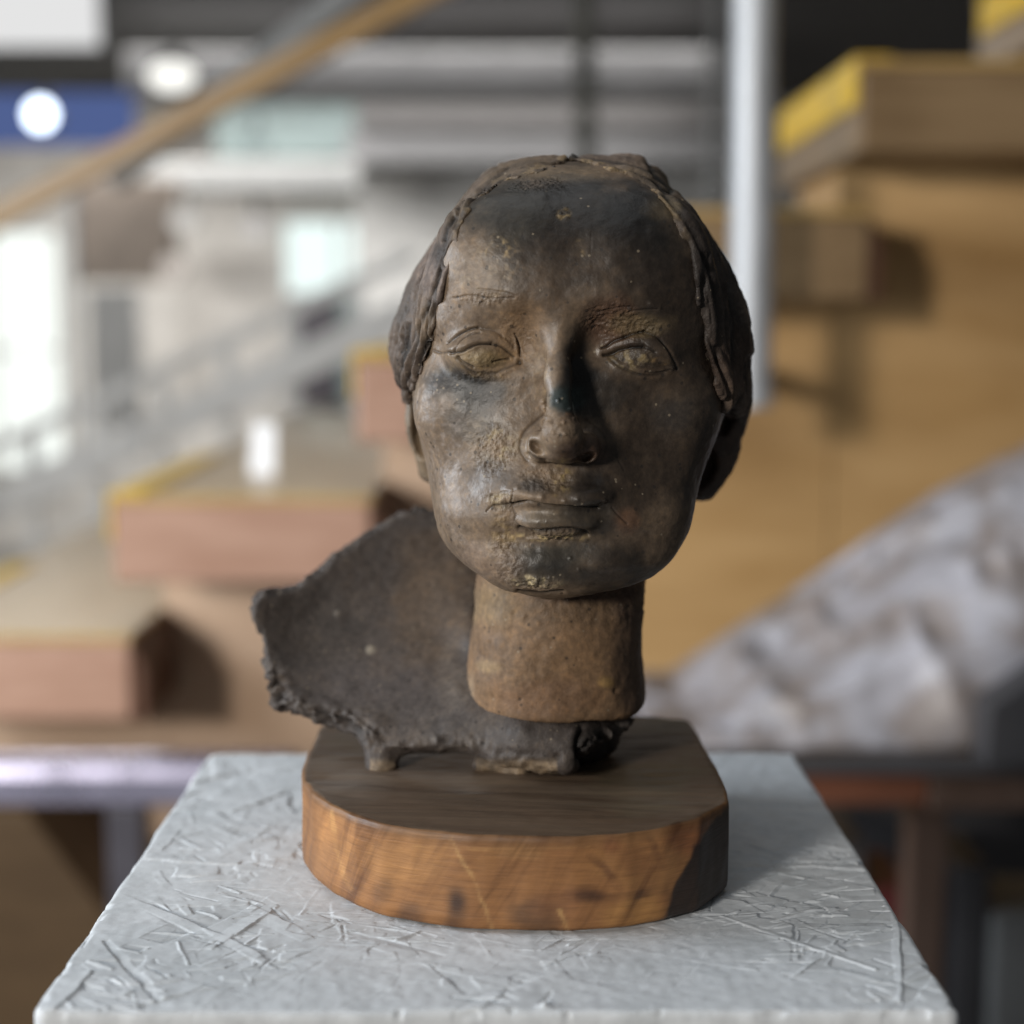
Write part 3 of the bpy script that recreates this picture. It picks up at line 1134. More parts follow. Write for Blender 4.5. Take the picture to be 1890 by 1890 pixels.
G = np.concatenate([G, [[cx + 3, cy, 1.], [0, 0, 0]]])
side = np.zeros(len(V), bool)
side[:(nrow - 1) * NS] = True
N = np.zeros_like(V)
N[side, 0], N[side, 1] = (V[side] - [cx, cy, 0])[:, 0] / .1, (V[side] - [cx, cy, 0])[:, 1] / .1
V += N * (.0007 * fbm(V * [1, 1, .5], 45, 3, 14))[:, None]
V[~side, 2] += .0005 * fbm(V[~side] * [.35, 1.3, 1], 120, 3, 15)
px, py = topx(V)
col = np.where(side[:, None], np.array([[.255, .12, .045]]), np.array([[.105, .071, .047]])).astype(float)
sb = [(620, 1560, 60, 80, (.40, .19, .065), .7), (760, 1590, 120, 50, (.36, .18, .065), .6), (1150, 1600, 110, 60, (.30, .155, .055), .5),
      (842, 1668, 30, 56, (.045, .022, .014), .95), (760, 1690, 34, 28, (.10, .05, .026), .75), (990, 1690, 56, 36, (.09, .045, .022), .8),
      (1090, 1650, 50, 26, (.07, .03, .015), .9), (1130, 1560, 26, 22, (.19, .07, .03), .6), (580, 1600, 30, 60, (.2, .1, .045), .5),
      (960, 1575, 60, 20, (.36, .2, .08), .5), (705, 1650, 22, 26, (.16, .08, .035), .5), (1290, 1545, 60, 36, (.21, .075, .03), .6),
      (1165, 1590, 62, 46, (.17, .075, .03), .75), (1040, 1665, 60, 34, (.2, .09, .04), .6), (900, 1600, 60, 36, (.34, .17, .065), .5), (1180, 1690, 90, 30, (.33, .17, .055), .6)]
c_s = col[side]
blobs(c_s, px[side], py[side], sb, V[side], .5)
pxs, pys = px[side], py[side]
for pts, w, c, a in [(curve([(832, 1545), (862, 1600), (890, 1660), (912, 1722)]), 3.5, (.48, .29, .12), .55),
                     (curve([(612, 1500), (622, 1570), (648, 1640)]), 5, (.5, .27, .1), .6),
                     (curve([(1032, 1680), (1050, 1728)]), 3, (.48, .3, .12), .5), (curve([(1060, 1563), (1090, 1562)]), 2, (.5, .3, .12), .4),
                     (curve([(760, 1562), (900, 1566), (1075, 1563)]), 2.5, (.45, .25, .1), .5),
                     (curve([(1070, 1657), (1150, 1655), (1225, 1642)]), 9, (.06, .028, .015), .7),
                     (curve([(1095, 1580), (1120, 1605), (1145, 1645)]), 8, (.09, .036, .017), .6),
                     (curve([(1200, 1545), (1214, 1580), (1222, 1600)]), 7, (.08, .034, .016), .6)]:
    d = segdist(pxs + 5 * fbm(V[side], 90, 2, 18), pys, pts) + 2 * fbm(V[side], 300, 2, 16)
    k = (a * sstep(w * 1.5, w * .4, d) * (.35 + .65 * sstep(-.5, .4, vnoise(V[side], 140, 19))))[:, None]
    c_s[:] = c_s * (1 - k) + np.array(c) * k
# black stain over the right hand end
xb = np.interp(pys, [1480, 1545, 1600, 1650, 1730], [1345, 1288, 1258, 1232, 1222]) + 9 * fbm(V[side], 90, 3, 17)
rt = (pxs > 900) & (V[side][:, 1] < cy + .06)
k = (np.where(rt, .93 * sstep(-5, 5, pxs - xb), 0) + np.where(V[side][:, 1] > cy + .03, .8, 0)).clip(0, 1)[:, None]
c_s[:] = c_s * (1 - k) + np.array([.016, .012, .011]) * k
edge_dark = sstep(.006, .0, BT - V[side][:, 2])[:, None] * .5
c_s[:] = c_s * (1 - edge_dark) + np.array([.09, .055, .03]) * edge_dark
col[side] = c_s
c_t = col[~side]
blobs(c_t, px[~side], py[~side], [(960, 1470, 200, 40, (.075, .052, .034), .6), (650, 1450, 90, 60, (.15, .118, .095), .6),
                                  (1200, 1440, 110, 60, (.11, .09, .058), .6), (640, 1360, 60, 40, (.11, .085, .06), .6),
                                  (930, 1430, 110, 26, (.16, .115, .08), .5), (1240, 1340, 60, 16, (.09, .08, .05), .5)], V[~side], .5)
col[~side] = c_t
tri_top = [(nR * NS - NS + i, nR * NS - NS + (i + 1) % NS, ctr, ctr) for i in range(NS)]
o = mesh_np('wooden_base', V, Q, M_base, bust)
setcol(o, 'Col', col)
a = o.data.attributes.new('Grain', 'FLOAT_VECTOR', 'POINT')
a.data.foreach_set('vector', G.astype(np.float32).ravel())
o['label'] = 'oval wooden base, orange brown sides and dark top'

# ---------------- colours of the patina, and of the sheen painted on the lit cheek (linear)
MID, BRN, DRK, OCH = (.135, .100, .072), (.165, .112, .07), (.013, .0128, .0135), (.27, .195, .085)
TAN, SHEEN, TEAL, DBR, UMB = (.19, .15, .105), (.175, .152, .142), (.022, .036, .037), (.042, .031, .024), (.085, .06, .042)

VX = .00078
# ---------------- head
v = Vol((-.056, .632, CAMZ - .142), (.131, .880, CAMZ + .092), VX)
YC = .745
S = [(299, 1025, 1090), (304, 985, 1130), (320, 928, 1186), (350, 880, 1229), (400, 842, 1270), (450, 817, 1298), (500, 790, 1324), (560, 768, 1342), (620, 760, 1350),
     (700, 760, 1348), (760, 764, 1334), (820, 778, 1312), (880, 792, 1290), (930, 800, 1277), (970, 809, 1268), (1010, 830, 1251), (1040, 856, 1230),
     (1062, 886, 1203), (1080, 922, 1160), (1092, 970, 1090), (1098, 1010, 1035)]
side = []
for py_, xl, xr in S:
    Yd = YC if py_ < 800 else np.interp(py_, [800, 950, 1097], [.742, .728, .700])
    p, q = W(xl, py_, Yd), W(xr, py_, Yd)
    side.append((p[2], p[0], q[0]))
tab = lambda rows: [(W(1000, a, b)[2], b) for a, b in rows]
front = tab([(300, .742), (312, .722), (330, .708), (360, .694), (410, .682), (480, .6735), (545, .670), (600, .6725), (660, .678), (740, .678), (830, .673),
             (900, .670), (950, .6695), (1000, .6735), (1040, .672), (1070, .676), (1090, .684), (1103, .698)])
back = tab([(300, .79), (320, .82), (360, .84), (450, .858), (600, .866), (700, .86), (800, .838), (880, .81), (950, .79), (1050, .76), (1100, .72)])
mid = tab([(300, .766), (400, .768), (600, .760), (760, .752), (850, .745), (950, .735), (1040, .725), (1100, .71)])
v.d = v.loft(side, front, back, mid, [(W(0, a_, .7)[2], n_) for a_, n_ in ((300, 2.6), (560, 2.6), (860, 2.7), (980, 3.35), (1095, 3.0))], 2.0)
# forehead, brow, cheeks
v.ell(W(935, 480, .700), (30, 22, 28), 16)
v.ell(W(1165, 480, .700), (30, 22, 28), 16)
v.cap(W(845, 588, .700), W(985, 578, .684), 8, 7, 9)
v.cap(W(1095, 580, .684), W(1240, 590, .702), 7, 8, 9)
v.ell(W(838, 750, .7045), (16, 14, 15), 16)
v.ell(W(1236, 754, .7045), (16, 14, 15), 16)
# eye sockets, then eyeballs behind the lids
v.ell(W(920, 628, .6615), (24, 19, 13), 9, 'sub')
v.ell(W(1155, 630, .6615), (24, 19, 13), 9, 'sub')
v.ell(W(968, 632, .6655), (9, 16, 14), 7, 'sub')
v.ell(W(1104, 634, .6655), (9, 16, 14), 7, 'sub')
v.ell(W(890, 652, .6932), (17, 16.5, 12.5), 4)
v.ell(W(1182, 655, .6932), (17, 16.5, 12.5), 4)
# hollow under the cheekbone
v.ell(W(895, 850, .637), (18, 20, 24), 16, 'sub')
v.ell(W(1175, 860, .637), (18, 20, 24), 16, 'sub')
v.ell(W(838, 840, .6605), (15, 18, 22), 18, 'sub')
v.ell(W(1232, 846, .6605), (15, 18, 22), 18, 'sub')
# nose
v.cap(W(1032, 590, .680), W(1030, 700, .668), 5.0, 4.6, 8)
v.cap(W(1030, 690, .667), W(1034, 795, .654), 4.6, 6.2, 6.5)
v.ell(W(1040, 808, .6575), (9.0, 9.5, 8.0), 6)
v.ell(W(997, 823, .6675), (6.0, 9.0, 7.0), 4.5)
v.ell(W(1083, 826, .6675), (6.0, 9.0, 7.0), 4.5)
v.ell(W(1040, 836, .664), (8.5, 9, 4.5), 4)
v.ell(W(988, 825, .6585), (4.2, 8, 2.4), 1.4, 'sub', -.6)
v.ell(W(1080, 846, .660), (5.0, 7, 2.8), 1.0, 'sub', .3)
# mouth
v.ell(W(1028, 905, .682), (30, 13, 12), 9)
v.ell(W(998, 916, .6712), (16, 10, 6.0), 4, 'add', -.16)
v.ell(W(1066, 918, .6712), (16, 10, 6.0), 4, 'add', .16)
v.ell(W(1030, 959, .6738), (20, 12, 7.0), 3)
v.cap(W(968, 994, .660), W(1088, 994, .660), 3.2, 3.2, 5, 'sub')
v.ell(W(893, 938, .663), (4, 6, 4), 6, 'sub')
v.ell(W(1160, 946, .663), (4, 6, 4), 6, 'sub')
v.cap(W(1032, 872, .656), W(1034, 900, .656), 3.0, 3.4, 4, 'sub')
# chin and jaw corners
v.ell(W(1010, 1050, .690), (25, 15, 12), 12)
V, Q = v.mesh(3)
qc = V[Q].mean(1)
V, Q = subdiv(V, Q, (qc[:, 1] < .748) & (normals(V, Q)[Q[:, 0], 1] < .1))
V = relax(V, Q, 1, .5)
N = normals(V, Q)
px, py = topx(V)
fr = sstep(.747, .735, V[:, 1]) * sstep(.08, -.10, N[:, 1])
D = (.0005 * fbm(V, 70, 3, 1) + .00010 * fbm(V, 300, 3, 2)) * fr
wob = 2.2 * vnoise(V, 160, 3)
# eye openings cut back behind the lid edges
eyeL = curve([(838, 655), (862, 645), (892, 634), (920, 636), (945, 652), (957, 665)]) + curve([(950, 672), (925, 684), (893, 688), (866, 680), (845, 664)])
eyeR = curve([(1117, 655), (1140, 644), (1165, 636), (1188, 636), (1215, 652), (1242, 676)]) + curve([(1232, 684), (1205, 689), (1175, 686), (1148, 674)])
for e, cxx in ((eyeL, 892), (eyeR, 1182)):
    sd = polysd(px, py, e)
    D -= .0010 * sstep(2, -7, sd) * fr
    D += .0008 * np.exp(-((sd - 10) / 9) ** 2) * sstep(662, 640, py) * fr
    r = np.sqrt((px - cxx) ** 2 + (py - 663) ** 2)
    D += .0003 * sstep(20, 12, r) * fr * (sd < 0)
grooves = [  # polyline, half width in photograph pixels, depth in mm
    ([(826, 634), (842, 620), (862, 609), (882, 605)], 2.2, 1.1), ([(882, 605), (910, 611), (935, 628), (950, 642)], 3.5, .35),
    ([(830, 653), (850, 649), (866, 642), (885, 634), (908, 633)], 2.3, 1.3), ([(908, 633), (928, 641), (948, 656)], 2.2, .8), ([(838, 650), (842, 640), (850, 630), (870, 617), (886, 614)], 1.8, .6),
    ([(845, 660), (852, 668), (872, 678)], 2.0, .8), ([(912, 671), (925, 668), (940, 660)], 2.0, .7), ([(952, 618), (960, 640), (959, 655)], 2.2, .7), ([(957, 664), (958, 668)], 4, 1.2),
    ([(1112, 643), (1122, 640), (1140, 628), (1168, 618), (1190, 614)], 2.3, 1.2), ([(1190, 614), (1215, 624), (1232, 644), (1244, 666), (1251, 682)], 2.6, .7),
    ([(1116, 657), (1130, 653), (1145, 644), (1165, 638), (1186, 636)], 2.7, 1.6), ([(1186, 637), (1210, 650)], 2, .6), ([(1192, 687), (1215, 687), (1235, 682)], 1.9, .5),
    ([(838, 549), (870, 545), (905, 552), (950, 549)], 1.7, .4), ([(880, 533), (925, 538), (950, 545)], 1.7, .25),
    ([(1102, 578), (1130, 570), (1165, 566), (1168, 570)], 2, .35), ([(1160, 578), (1185, 572), (1212, 568)], 2, .35),
    # nose wings
    ([(1004, 765), (985, 782), (966, 805), (960, 828), (972, 850)], 3.2, .35), ([(1082, 775), (1108, 795), (1120, 822), (1112, 848)], 3.2, .25),
    ([(975, 838), (988, 846), (1005, 850)], 3, .7),
    # mouth
    ([(945, 932), (985, 929), (1025, 935), (1060, 939), (1105, 939)], 2.5, 1.5), ([(912, 931), (945, 932)], 1.7, .6), ([(897, 943), (905, 935), (912, 931)], 1.6, .45), ([(925, 934), (985, 932), (1060, 941), (1120, 941)], 6, .35), ([(845, 664), (868, 684), (900, 691), (935, 681), (955, 668)], 3.2, .55), ([(1125, 662), (1150, 680), (1185, 692), (1225, 688)], 3.2, .5),
    ([(945, 900), (944, 932), (950, 948), (948, 960), (956, 970)], 1.6, .35), ([(1130, 938), (1140, 950), (1156, 965)], 1.8, .4),
    ([(958, 976), (990, 982), (1030, 978), (1070, 983), (1085, 986)], 3.6, 1.2), ([(905, 915), (940, 905), (965, 900)], 2.0, .25),
    ([(1137, 840), (1146, 856), (1152, 868)], 2.4, .2), ([(955, 1092), (1000, 1095), (1040, 1093)], 3, 1.0),
    ([(832, 650), (812, 652), (802, 648)], 2.2, .6), ([(1092, 430), (1090, 470)], 1.6, .1)]
for pts, w, dp in grooves:
    d = segdist(px + wob, py + wob, curve(pts))
    D -= dp * .0012 * np.exp(-(d / w) ** 2) * fr
ridges = [([(975, 994), (1010, 990), (1050, 991), (1082, 996)], 4, .7), ([(910, 925), (940, 922)], 8, .7), ([(898, 640), (915, 690)], 0.1, 0),
          ([(953, 625), (954, 650)], 2.6, .6), ([(838, 658), (870, 690), (905, 696), (950, 680)], 5.5, .4),
          ([(1130, 670), (1165, 693), (1215, 697)], 5.5, .35), ([(1195, 645), (1220, 662), (1240, 678)], 4, .7), ([(945, 1070), (1000, 1068), (1035, 1076)], 6, .5),
          ([(1200, 560), (1215, 566)], 6, .9), ([(1060, 300), (1061, 301)], 1, 0)]
for pts, w, dp in ridges:
    d = segdist(px + wob, py + wob, curve(pts))
    D += dp * .001 * np.exp(-(d / w) ** 2) * fr
# rough, crusted places
rb = [(915, 830, 46, 50, 1.), (900, 550, 70, 14, .8), (1130, 590, 60, 40, 1.), (890, 662, 46, 22, .5), (1180, 660, 56, 26, .5), (1170, 605, 50, 24, 1.), (880, 695, 60, 12, .9), (990, 1075, 48, 15, 1.4),
      (1020, 985, 70, 16, 1.), (925, 925, 30, 22, 1.), (1000, 885, 60, 30, .8), (1035, 790, 40, 30, .6), (930, 1000, 30, 60, .6), (950, 620, 40, 50, .5), (945, 1050, 30, 30, .7),
      (1040, 395, 16, 14, 1.), (980, 340, 60, 18, 1.)]
RO = np.zeros(len(V))
for (x, y, rx, ry, s) in rb:
    r = np.sqrt(((px - x) / rx) ** 2 + ((py - y) / ry) ** 2) + .3 * vnoise(V, 90, 4)
    RO = np.maximum(RO, s * sstep(1.2, .4, r))
RO *= fr
D += RO * (.00045 * vnoise(V, 900, 5) + .0005 * vnoise(V, 420, 6))
# pellets of clay left on the nose and lips
for (x, y, r_, h) in [(1003, 742, 4, 1.), (1006, 752, 4, 1.), (1030, 738, 3.5, .9), (1008, 770, 3, .8), (1014, 782, 3.5, 1.), (1040, 780, 3.5, .9), (1052, 755, 3, .7), (1060, 772, 3, .7),
                      (1042, 802, 4, .7), (1000, 918, 6, .9), (1042, 925, 4, .6), (1066, 922, 3.5, .6), (1116, 924, 4, .7), (1053, 1030, 3, .6), (1068, 1052, 3, .5), (955, 900, 5, .6), (954, 1060, 3.5, .7)]:
    D += h * .001 * np.exp(-((px - x) ** 2 + (py - y) ** 2) / r_ ** 2) * fr
V2 = V + N * D[:, None]
col = np.tile(np.array(MID), (len(V), 1))
patches = [(1250, 820, 170, 290, DBR, .88), (1260, 560, 120, 170, DBR, .85), (1140, 900, 110, 80, DBR, .75), (1060, 395, 200, 85, DRK, .88), (1190, 430, 115, 100, DRK, .92), (1080, 490, 170, 80, DBR, .8),  # right-hand browns: dark patina plus that side's shade put into the colour
           (940, 390, 80, 50, (.045, .042, .036), .7), (890, 500, 60, 66, TAN, .55), (917, 455, 24, 20, OCH, .45), (1070, 460, 16, 22, OCH, .3), (1040, 397, 14, 12, OCH, .5), (860, 580, 60, 40, SHEEN, .5), (1000, 560, 60, 60, UMB, .5),
           (955, 620, 48, 60, BRN, .7), (1120, 590, 55, 50, (.10, .055, .035), .8), (1180, 600, 60, 22, (.145, .11, .06), .6), (880, 690, 70, 20, (.20, .145, .07), .75), (890, 662, 52, 24, (.15, .115, .06), .7),
           (1165, 665, 40, 22, (.19, .148, .075), .7), (1225, 668, 22, 10, (.26, .16, .06), .8), (1200, 690, 60, 14, UMB, .5),
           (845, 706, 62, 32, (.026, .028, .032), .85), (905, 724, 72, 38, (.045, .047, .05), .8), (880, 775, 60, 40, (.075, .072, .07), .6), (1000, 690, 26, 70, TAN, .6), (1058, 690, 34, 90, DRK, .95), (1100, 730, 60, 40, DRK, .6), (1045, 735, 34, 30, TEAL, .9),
           (790, 750, 50, 60, SHEEN, .6), (1040, 800, 60, 30, (.125, .092, .065), .7), (1048, 772, 14, 10, (.24, .11, .045), .6), (985, 828, 30, 24, (.17, .125, .08), .7), (1075, 835, 50, 26, (.07, .04, .028), .75),
           (915, 826, 52, 54, (.185, .15, .095), .8), (850, 860, 70, 80, SHEEN, .6), (920, 880, 60, 36, (.06, .06, .065), .6), (975, 893, 50, 22, (.045, .046, .05), .7), (1034, 885, 24, 36, (.19, .145, .065), .8), (1085, 895, 50, 30, DRK, .6),
           (925, 922, 28, 18, (.22, .175, .105), .8), (1010, 955, 60, 24, (.10, .083, .062), .7), (1085, 950, 60, 34, (.048, .042, .036), .7), (860, 960, 60, 60, (.155, .125, .105), .6), (1010, 992, 80, 9, (.28, .22, .12), .8),
           (925, 1000, 26, 56, (.2, .145, .075), .65), (1030, 1030, 80, 30, (.04, .043, .04), .75), (1015, 1058, 90, 26, (.04, .037, .033), .7), (1120, 1050, 100, 60, DRK, .65), (1160, 960, 26, 30, (.12, .06, .035), .5),
           (900, 1040, 60, 40, (.15, .11, .085), .6), (990, 1075, 48, 14, (.30, .255, .165), .9), (1250, 760, 60, 50, (.05, .047, .047), .5), (1040, 320, 120, 14, (.12, .09, .055), .5), (1230, 385, 40, 30, (.13, .1, .06), .5)]
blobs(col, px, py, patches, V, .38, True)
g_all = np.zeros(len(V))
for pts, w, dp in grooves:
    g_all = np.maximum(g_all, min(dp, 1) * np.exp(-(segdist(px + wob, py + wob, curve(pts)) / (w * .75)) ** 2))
col *= (1 - .72 * g_all[:, None] * fr[:, None])  # creases darkened, their shade put into the colour
bk = sstep(.76, .80, V[:, 1])[:, None]
col = col * (1 - bk) + np.array(UMB) * bk
lum = col.mean(1, keepdims=True)
col[:] = np.maximum(col * (lum / .105) ** .5 * np.array([1.25, 1.215, 1.15]), .006)
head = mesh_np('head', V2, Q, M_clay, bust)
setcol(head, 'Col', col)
setf(head, 'Rough', RO.clip(0, 1.2))

# ---------------- hair, a coarse shell combed back from the parting
off = np.array([-16, 50, 90])
hv = Vol(v.lo + off * VX, (.144, .892, CAMZ + .097), VX)
HS = [(289, 1020, 1095), (294, 960, 1185), (303, 925, 1202), (325, 893, 1222), (350, 868, 1240), (400, 832, 1279), (450, 800, 1312), (500, 769, 1341), (550, 745, 1363), (600, 731, 1376), (650, 727, 1380),
      (700, 735, 1378), (740, 745, 1372), (800, 752, 1352), (900, 770, 1300)]
side = []
for py_, xl, xr in HS:
    p, q = W(xl, py_, .765), W(xr, py_, .765)
    side.append((p[2], p[0], q[0]))
front = tab([(286, .752), (292, .744), (300, .735), (312, .7195), (330, .7055), (360, .6915), (410, .6795), (500, .670), (700, .668), (900, .68)])
back = tab([(286, .80), (300, .832), (330, .85), (450, .872), (600, .879), (700, .874), (800, .856), (900, .84)])
mid = tab([(280, .77), (600, .768), (900, .762)])
d = hv.loft(side, front, back, mid, 2.2, 2.0)
hd = np.full(d.shape, 1.0, np.float32)          # the skull, thickened, is always inside the hair
lo_ = np.maximum(off, 0)
hi_ = np.minimum(off + np.array(d.shape), np.array(v.d.shape))
hd[tuple(slice(a_ - o_, b_ - o_) for a_, b_, o_ in zip(lo_, hi_, off))] = v.d[tuple(slice(a_, b_) for a_, b_ in zip(lo_, hi_))]
d = smin(d, hd - .0027, .003)
del hd
hair_line = curve([(748, 760), (762, 715), (780, 675), (796, 640), (806, 590), (826, 530), (838, 470), (855, 415), (885, 366), (930, 336), (985, 320), (1052, 296)]) + \
    curve([(1058, 296), (1110, 310), (1165, 330), (1215, 368), (1250, 420), (1274, 480), (1290, 560), (1299, 640), (1318, 700), (1334, 745), (1330, 800)])
poly = hair_line + [(1330, 1100), (740, 1100)]
qx, qy = hv.pixels()
# signed distance on a coarse pixel grid, then looked up
gxp, gyp = np.arange(600, 1500, 3.0), np.arange(240, 960, 3.0)
PG = polysd(*np.meshgrid(gxp, gyp, indexing='ij'), poly)


def look(x, y):
    i = np.clip((x - gxp[0]) / 3, 0, len(gxp) - 1.001)
    j = np.clip((y - gyp[0]) / 3, 0, len(gyp) - 1.001)
    a, b = i.astype(int), j.astype(int)
    fa, fb = i - a, j - b
    return (PG[a, b] * (1 - fa) * (1 - fb) + PG[a + 1, b] * fa * (1 - fb) + PG[a, b + 1] * (1 - fa) * fb + PG[a + 1, b + 1] * fa * fb)


sd = (look(qx, qy) * .00026).astype(np.float32)
nz = np.random.default_rng(5).uniform(-1, 1, (60, 60, 60)).astype(np.float32)
ii = [np.clip((ax - ax[0]) / .0042, 0, 58) for ax in (hv.x, hv.y, hv.z)]
nn = nz
for ax_, q_ in enumerate(ii):                      # ragged hairline
    i0 = q_.astype(int)
    f_ = (q_ - i0).reshape([-1 if a_ == ax_ else 1 for a_ in range(3)]).astype(np.float32)
    nn = np.take(nn, i0, ax_) * (1 - f_) + np.take(nn, i0 + 1, ax_) * f_
cut = np.maximum(sd + .0016 * nn, (hv.y[None, :, None] - .790))
del nn
tap = np.clip(cut / .008, 0, 1)                    # the hair thins out towards the forehead
d = d + (.0021 * (1 - tap * tap * (3 - 2 * tap)) * (hv.y[None, :, None] < .775)).astype(np.float32)
del tap
d = smax(d, -cut, .0016)
low = np.interp(hv.y, [.70, .75, .80, .88], [W(0, 752, .75)[2], W(0, 765, .75)[2], W(0, 790, .80)[2], W(0, 830, .86)[2]])
d = smax(d, (low[None, :, None] - hv.z[None, None, :]).astype(np.float32), .006)
hv.d = d.astype(np.float32)
hv.d[0], hv.d[-1], hv.d[:, 0], hv.d[:, -1], hv.d[:, :, 0], hv.d[:, :, -1] = 1, 1, 1, 1, 1, 1
V, Q = hv.mesh(3)
N = normals(V, Q)
px, py = topx(V)
sdv = look(px, py)
left = px < 1055
ac = np.maximum(sdv, 0) * .00026 + np.maximum(V[:, 1] - .70, 0) * .8          # across the strands
al = V[:, 2] + .3 * V[:, 1]
uv = np.stack([ac + .0035 * vnoise(V, 45, 21), al * .10, np.where(left, 1.3, 5.7)], 1)
st_ = np.abs(vnoise(uv, 260, 22)) * 1.1 + .7 * np.abs(vnoise(uv * [1, 1, 1], 560, 23))
lock = np.abs(vnoise(uv * [1, .8, 1], 105, 24))
lowl = sstep(520, 660, py)
gou = sstep(.35, .8, vnoise(uv * [1, 1.6, 1], 230, 28) + .5 * vnoise(V, 160, 29)) * sstep(400, 520, py)
D = .0022 * (lock - .3) - .0026 * gou * (.35 + .65 * left) + (.0019 + .0016 * lowl * left) * (st_ - .45) + .0006 * fbm(V, 90, 3, 25) + .00018 * vnoise(V, 480, 26)
hg = [([(1052, 292), (1062, 310)], 5, 2.2), ([(1062, 300), (1110, 318), (1165, 335), (1215, 368), (1240, 400)], 5, 1.2), ([(1050, 300), (985, 326), (930, 342), (885, 372)], 5, 1.0), ([(1195, 296), (1206, 318), (1240, 352)], 5, 2.0),
      ([(868, 330), (895, 315), (915, 305)], 4, 1.4), ([(835, 400), (822, 420), (815, 440)], 4, 1.5), ([(835, 450), (832, 490), (818, 560), (800, 620), (792, 655)], 4, 2.0),
      ([(812, 500), (800, 560), (788, 620), (770, 690)], 4, 1.6), ([(790, 560), (770, 640), (752, 720)], 4, 1.6), ([(756, 600), (742, 660), (742, 720)], 4, 1.6),
      ([(1265, 450), (1285, 560), (1300, 640), (1320, 700)], 6, 1.8), ([(1300, 470), (1318, 560), (1325, 650)], 5, 1.4), ([(1318, 640), (1325, 680), (1340, 730)], 5, 1.6),
      ([(1382, 660), (1372, 720), (1350, 760)], 6, 2.2), ([(1340, 520), (1352, 600), (1350, 680)], 5, 1.1), ([(1205, 330), (1270, 420), (1310, 500)], 5, 1.0), ([(940, 310), (880, 360), (840, 420)], 5, 1.0)]
gh = np.zeros(len(V))
crust = np.exp(-((sdv - 5) / 7) ** 2) * (V[:, 1] < .76) * sstep(470, 380, py)
D += crust * .0008 * vnoise(V, 240, 30)
for pts, w, dp in hg:
    g = np.exp(-(segdist(px + 3 * vnoise(V, 120, 27), py, curve(pts)) / w) ** 2) * (V[:, 1] < .80)
    D -= dp * .001 * g
    gh = np.maximum(gh, g)
V2 = V + N * D[:, None]
col = np.tile(np.array((.12, .092, .074)), (len(V), 1))
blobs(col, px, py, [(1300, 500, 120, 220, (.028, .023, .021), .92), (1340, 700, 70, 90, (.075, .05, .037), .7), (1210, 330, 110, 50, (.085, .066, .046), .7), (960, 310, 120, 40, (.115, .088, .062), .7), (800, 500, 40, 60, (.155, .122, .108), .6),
                    (745, 560, 26, 60, (.06, .055, .052), .6), (780, 600, 24, 50, (.16, .118, .08), .6), (850, 390, 40, 50, (.115, .09, .066), .6), (1120, 318, 80, 12, (.15, .115, .07), .6), (1230, 395, 24, 40, (.17, .13, .075), .6)], V, .45)
cf = (crust * sstep(-.1, .5, vnoise(V, 260, 38) + .5 * vnoise(V, 600, 39)))[:, None] * .8
col = col * (1 - cf) + np.array((.23, .17, .10)) * cf
deep = sstep(.0000, -.0016, D)[:, None]  # shade inside the gouges put into the hair colour
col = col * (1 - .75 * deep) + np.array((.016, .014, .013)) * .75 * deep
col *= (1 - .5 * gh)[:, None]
hair = mesh_np('hair', V2, Q, M_hair, head)
setcol(hair, 'Col', col)
setf(hair, 'Rough', np.full(len(V), .55))
hair['label'] = 'coarse hair parted in the middle and combed back over the ears'

# ---------------- ears, half covered
def ear(top_, bot, Y, r, hole, colr, sgn):
    a, b = np.array(W(*top_, Y)), np.array(W(*bot, Y - .012))
    c = (a + b) / 2
    L = np.linalg.norm(b - a) * 500
    e = Vol(c - .052, c + .052, .0009)
    tilt = math.atan2(-(b - a)[0], -(b - a)[2])
    e.ell(c, (r, 15, L), 1, 'add', -tilt, sgn * .5)
    e.ell(np.array(W(*bot, Y - .010)) + [0, 0, .009], (8, 8, 10), 6)
    e.ell(np.array(W(*hole, Y - .022)), (6, 9, 11), 3, 'sub', -tilt)
    e.ell(c + np.array([sgn * .004, -.014, .012]), (4.5, 7, 16), 4, 'sub', -tilt)
    V, Q = e.mesh(3)
    N = normals(V, Q)
    V = V + N * (.0012 * fbm(V, 110, 3, 31))[:, None]
    cc = np.tile(np.array(colr), (len(V), 1)) * (1 + .3 * fbm(V, 90, 2, 32))[:, None]
    o = mesh_np('ear', V, Q, M_clay, head)
    setcol(o, 'Col', cc)
    setf(o, 'Rough', np.full(len(V), .35))


ear((1362, 655), (1290, 918), .790, 14, (1298, 866), (.06, .04, .03), 1)
ear((778, 700), (808, 888), .786, 9, (778, 808), (.14, .105, .07), -1)

# ---------------- neck
nv_ = Vol((-.040, .690, CAMZ - .205), (.085, .815, CAMZ - .085), .0009)
side = []
for py_, xl, xr in [(1000, 880, 1190), (1070, 879, 1191), (1120, 876, 1190), (1200, 868, 1187), (1255, 863, 1188), (1285, 864, 1191), (1310, 872, 1187), (1330, 884, 1178)]:
    p, q = W(xl, py_, .748), W(xr, py_, .748)
    side.append((p[2], p[0], q[0]))
zz = [r_[0] for r_ in side]
ZN = W(1010, 1340, .706)[2]
front = [(zz[0], .712), (zz[3], .706), (zz[-1], .7055)]
back = [(zz[0], .795), (zz[-1], .800)]
mid = [(zz[0], .750), (zz[-1], .750)]
nv_.d = nv_.loft(side, front, back, mid, 2.05, 2.0, zbot=ZN)
nv_.d = smax(nv_.d, np.broadcast_to((nv_.z - (CAMZ - .09))[None, None, :].astype(np.float32), nv_.d.shape), .002)
V, Q = nv_.mesh(3)
N = normals(V, Q)
px, py = topx(V)
D = .0013 * fbm(V, 40, 3, 41) + .0003 * fbm(V, 220, 2, 42)
top_r = sstep(1190, 1110, py) * sstep(930, 1040, px)
